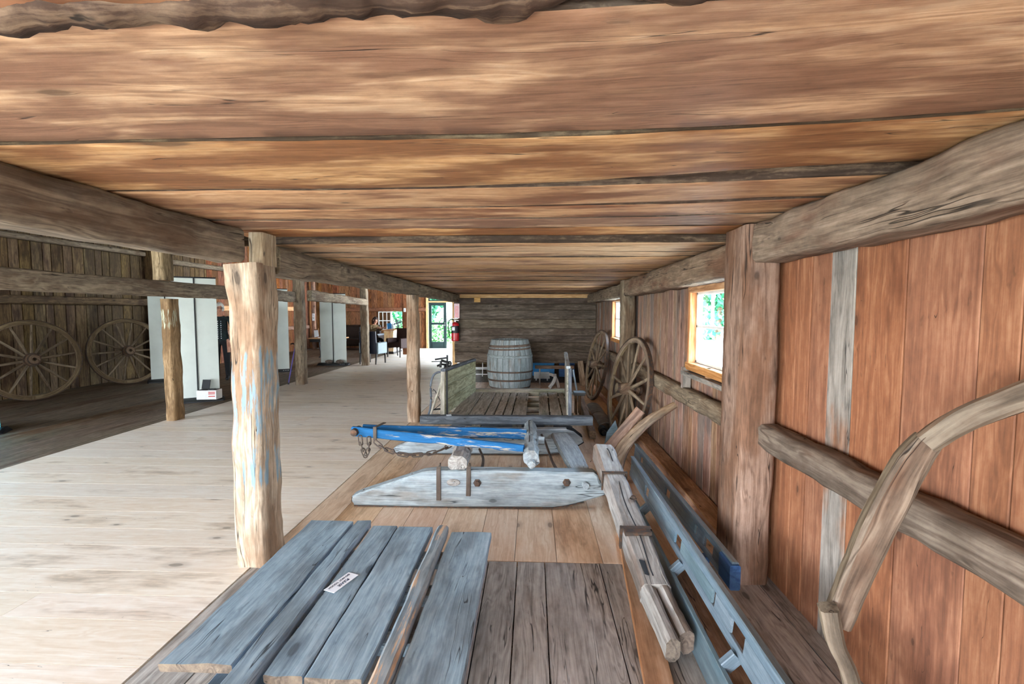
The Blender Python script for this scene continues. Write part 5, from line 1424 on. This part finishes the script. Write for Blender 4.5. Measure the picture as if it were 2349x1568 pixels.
vis = person('person', 'white-haired person with glasses in a dark patterned cardigan, standing beside the white banners', (-6.72, 10.15, 0), .35, J, E, R,
    [(lambda c: c.z > 1.385, 'skin'), (lambda c: abs(c.x) > .12 and c.z < .88 and c.z > .6, 'skin'), (lambda c: c.z > .86, 'cardigan'), (lambda c: c.z > .10, 'darkcloth'), (lambda c: True, 'black')])
head_parts(vis, (0, -.03, 1.56), (.25, -1, 0), 'hair_white', True)
m = MB()
for k in range(9):
    for s in (-1, 1): m.ball((s*.03+.0, -.118-.004*(k % 2), 1.28-.045*k), (.008, .006, .011), 5)
m.build('cardigan_pattern', 'paper', vis)

def seated(name, label, loc, rz, top, hair, lean, fwdh, legs='darkcloth', hair_len=.0):
    J, E, R = {}, [], {}
    def put(k, c, r): J[k] = V(c); R[k] = r
    put('pelvis', (0, .05, .52), (.16, .12)); put('waist', (0, .03-lean*.2, .68), (.14, .10)); put('chest', (0, -.0-lean*.6, .86), (.155, .11)); put('collar', (0, -.02-lean, .98), (.10, .075))
    E += [('pelvis', 'waist'), ('waist', 'chest'), ('chest', 'collar')]
    hc = V((0, -.07-lean*1.3, 1.175)); base_head(J, E, R, hc, fwdh); E += [('collar', 'neck')]
    for s, t in ((-1, 'l'), (1, 'r')):
        put(t+'sh', (s*.17, -.01-lean, .95), .060); put(t+'el', (s*.215, -.13-lean, .80), .046); put(t+'wr', (s*.11, -.36-lean, .915), .030)
        E += [('collar', t+'sh'), (t+'sh', t+'el'), (t+'el', t+'wr'), (t+'wr', t+'palm')]
        fingers(J, E, R, t, J[t+'wr'], (-.2*s, -1, -.05), s)
        put(t+'hip', (s*.09, -.02, .50), .088); put(t+'kn', (s*.10, -.40, .48), .066); put(t+'an', (s*.10, -.40, .09), .045); put(t+'toe', (s*.11, -.56, .035), .036)
        E += [('pelvis', t+'hip'), (t+'hip', t+'kn'), (t+'kn', t+'an'), (t+'an', t+'toe')]
    r = person(name, label, loc, rz, J, E, R, [(lambda c: c.z > 1.015, 'skin'), (lambda c: c.y < -.345-lean and c.z > .70, 'skin'), (lambda c: c.z > .56, top), (lambda c: c.z > .10, legs), (lambda c: True, 'black')])
    head_parts(r, hc, fwdh, hair, False, hair_len)
    return r
seated('person', 'dark-haired person in an olive jumper, seated and writing at the reception desk', (-5.79, 17.2, 0), 1.05, 'olive', 'hair_dark', .08, (0.1, -1, -.35), hair_len=.14)
seated('person', 'person in a pink blouse seated behind the dark table, mostly hidden by the banner', (-6.78, 15.98, 0), .1, 'pink', 'hair_dark', .0, (0, -1, -.1))
for loc, rz, lab in (((-5.87, 17.22, 0), 1.05, 'dark chair under the person in the olive jumper'), ((-6.78, 16.06, 0), .1, 'dark chair under the person in the pink blouse')):
    r = thing('desk_chair', lab, 'chair', (0, 0, 0), 'dark desk chairs')
    m = MB(); m.beam((0, -.2, .36), (0, .22, .36), .46, .06, ch=.02); m.build('seat', 'black', r)
    m = MB(); m.beam((0, .27, .42), (0, .33, .92), .44, .05, up=YU, ch=.02); m.build('backrest', 'black', r)
    for x in (-.19, .19):
        for y in (-.17, .24): m = MB(); m.beam((x, y, 0), (x, y, .335), .03, .03, up=YU, ch=.004); m.build('leg', 'black', r)
    r.location = loc; r.rotation_euler = (0, 0, rz)

# ------------------------------------------------------------------ outdoors
m = MB(); n = 40
vs = []; gs = []; fs = []
for i in range(n+1):
    for j in range(n+1):
        x, y = -80+160*i/n, -60+160*j/n
        vs.append(V((x, y, -.14+.25*nz3((x, y, 0), .05)*min(1, (abs(x)+abs(y))/40)))); gs.append((x, y, 0))
for i in range(n):
    for j in range(n): a = i*(n+1)+j; fs.append((a, a+1, a+n+2, a+n+1))
m._add(vs, fs, gs, 0); struct(m.build('ground', 'pale_ground'))
m = MB(); m.box((-6, 38, -.10), (30, 30, .06)); struct(m.build('ground_lawn', 'lawn'))
def tree(loc, h, r, label, mat, n=1500, low=.25, size=.22):
    root = thing('garden_tree', label, 'tree', loc, 'trees outside the barn')
    L = V(loc); m = MB(); m.poly([L+V((0, 0, -.3)), L+V((.1, .1, h*.4)), L+V((-.05, 0, h*.8))], .2, .2, up=YU, ch=.05, sub=5, ws=[.3, .2, .06], hs=[.3, .2, .06]); m.build('trunk', 'trunk', root)
    m = MB()
    for k in range(7):
        a = RR(0, 6.28); c = L+V((math.cos(a)*r*.5, math.sin(a)*r*.5, h*RR(low, .9)))
        leaves(m, c, (r*.7, r*.7, h*.22), n//7, size)
    m.build('crown', mat, root, smooth=0)
tree((-6.6, 27, -.1), 6.5, 1.8, 'bright green tree seen through the glazed door, left of its middle', 'leaf2', 3600, .06)
tree((-2.2, 33.5, -.1), 8, 2.0, 'tall leafy tree further away behind the glazed door', 'leaf', 3600, .06)
tree((-9.8, 31, -.1), 6, 1.6, 'green tree seen through the small white window', 'leaf', 1600, .1)
tree((9.6, 25.5, -.1), 7, 1.0, 'slim blue-green tree seen through the first side window', 'leaf2', 1200, .05)
m = MB()
for k in range(14): leaves(m, (-7.5+.6*k, 23.6+RR(-.3, .3), .5), (.6, .5, .65), 220, .10)
o = m.build('hedge', 'leaf', smooth=0); tag(o, 'low green hedge outside the glazed door', 'hedge', kind='stuff')

# ------------------------------------------------------------------ light
wd = bpy.data.worlds.new('sky'); SC.world = wd; wd.use_nodes = True; t = wd.node_tree; t.nodes.clear()
o = t.nodes.new('ShaderNodeOutputWorld'); b = t.nodes.new('ShaderNodeBackground'); t.links.new(b.outputs[0], o.inputs[0])
tc = t.nodes.new('ShaderNodeTexCoord'); sp = t.nodes.new('ShaderNodeSeparateXYZ'); t.links.new(tc.outputs['Generated'], sp.inputs[0])
rp = t.nodes.new('ShaderNodeValToRGB'); t.links.new(sp.outputs[2], rp.inputs[0])
e = rp.color_ramp.elements; e[0].position = .0; e[0].color = (.93, .97, 1.0, 1); e[1].position = .7; e[1].color = (.45, .68, 1.0, 1)
t.links.new(rp.outputs[0], b.inputs[0]); b.inputs[1].default_value = SKY
def portal(c, sx, sy, rot):
    l = bpy.data.lights.new('portal', 'AREA'); l.shape = 'RECTANGLE'; l.size = sx; l.size_y = sy; l.cycles.is_portal = True
    ob = bpy.data.objects.new('daylight_portal', l); COL.objects.link(ob); ob.location = c; ob.rotation_euler = rot
portal(((BX0+BX1)/2, YN-.08, BZ/2), BX1-BX0, BZ, (PI/2, 0, 0))
portal((XL-.12, (SD[0]+SD[1])/2, 1.45), SD[1]-SD[0], 2.9, (PI/2, 0, -PI/2))
portal(((DX0+DX1)/2, YE+.16, 1.08), DX1-DX0, 2.16, (PI/2, 0, PI))
portal(((WE[0]+WE[1])/2, YE+.1, 1.1), .5, .74, (PI/2, 0, PI))
for w in (win1, win2, win0): portal((XW+.13, (w[0]+w[1])/2, (WZ0+WZ1)/2), w[1]-w[0], WZ1-WZ0, (PI/2, 0, PI/2))
sl = bpy.data.lights.new('sun', 'SUN'); sl.energy = SUN; sl.angle = math.radians(.6); sl.color = (1.0, .93, .82)
so = bpy.data.objects.new('sun', sl); COL.objects.link(so)
so.rotation_euler = V((.28, .55, -.80)).to_track_quat('-Z', 'Y').to_euler()

vs_ = SC.view_settings; vs_.view_transform = 'Standard'; vs_.look = 'None'; vs_.exposure = EXPO; vs_.gamma = 1.0; vs_.use_curve_mapping = False
SC.cycles.use_denoising = True
SC.cycles.max_bounces = 10; SC.cycles.diffuse_bounces = 6; SC.cycles.glossy_bounces = 4; SC.cycles.transparent_max_bounces = 8
SC.cycles.sample_clamp_indirect = 12.0; SC.cycles.caustics_reflective = False; SC.cycles.caustics_refractive = False
for ob in bpy.data.objects:
    if '_o' in ob: del ob['_o']
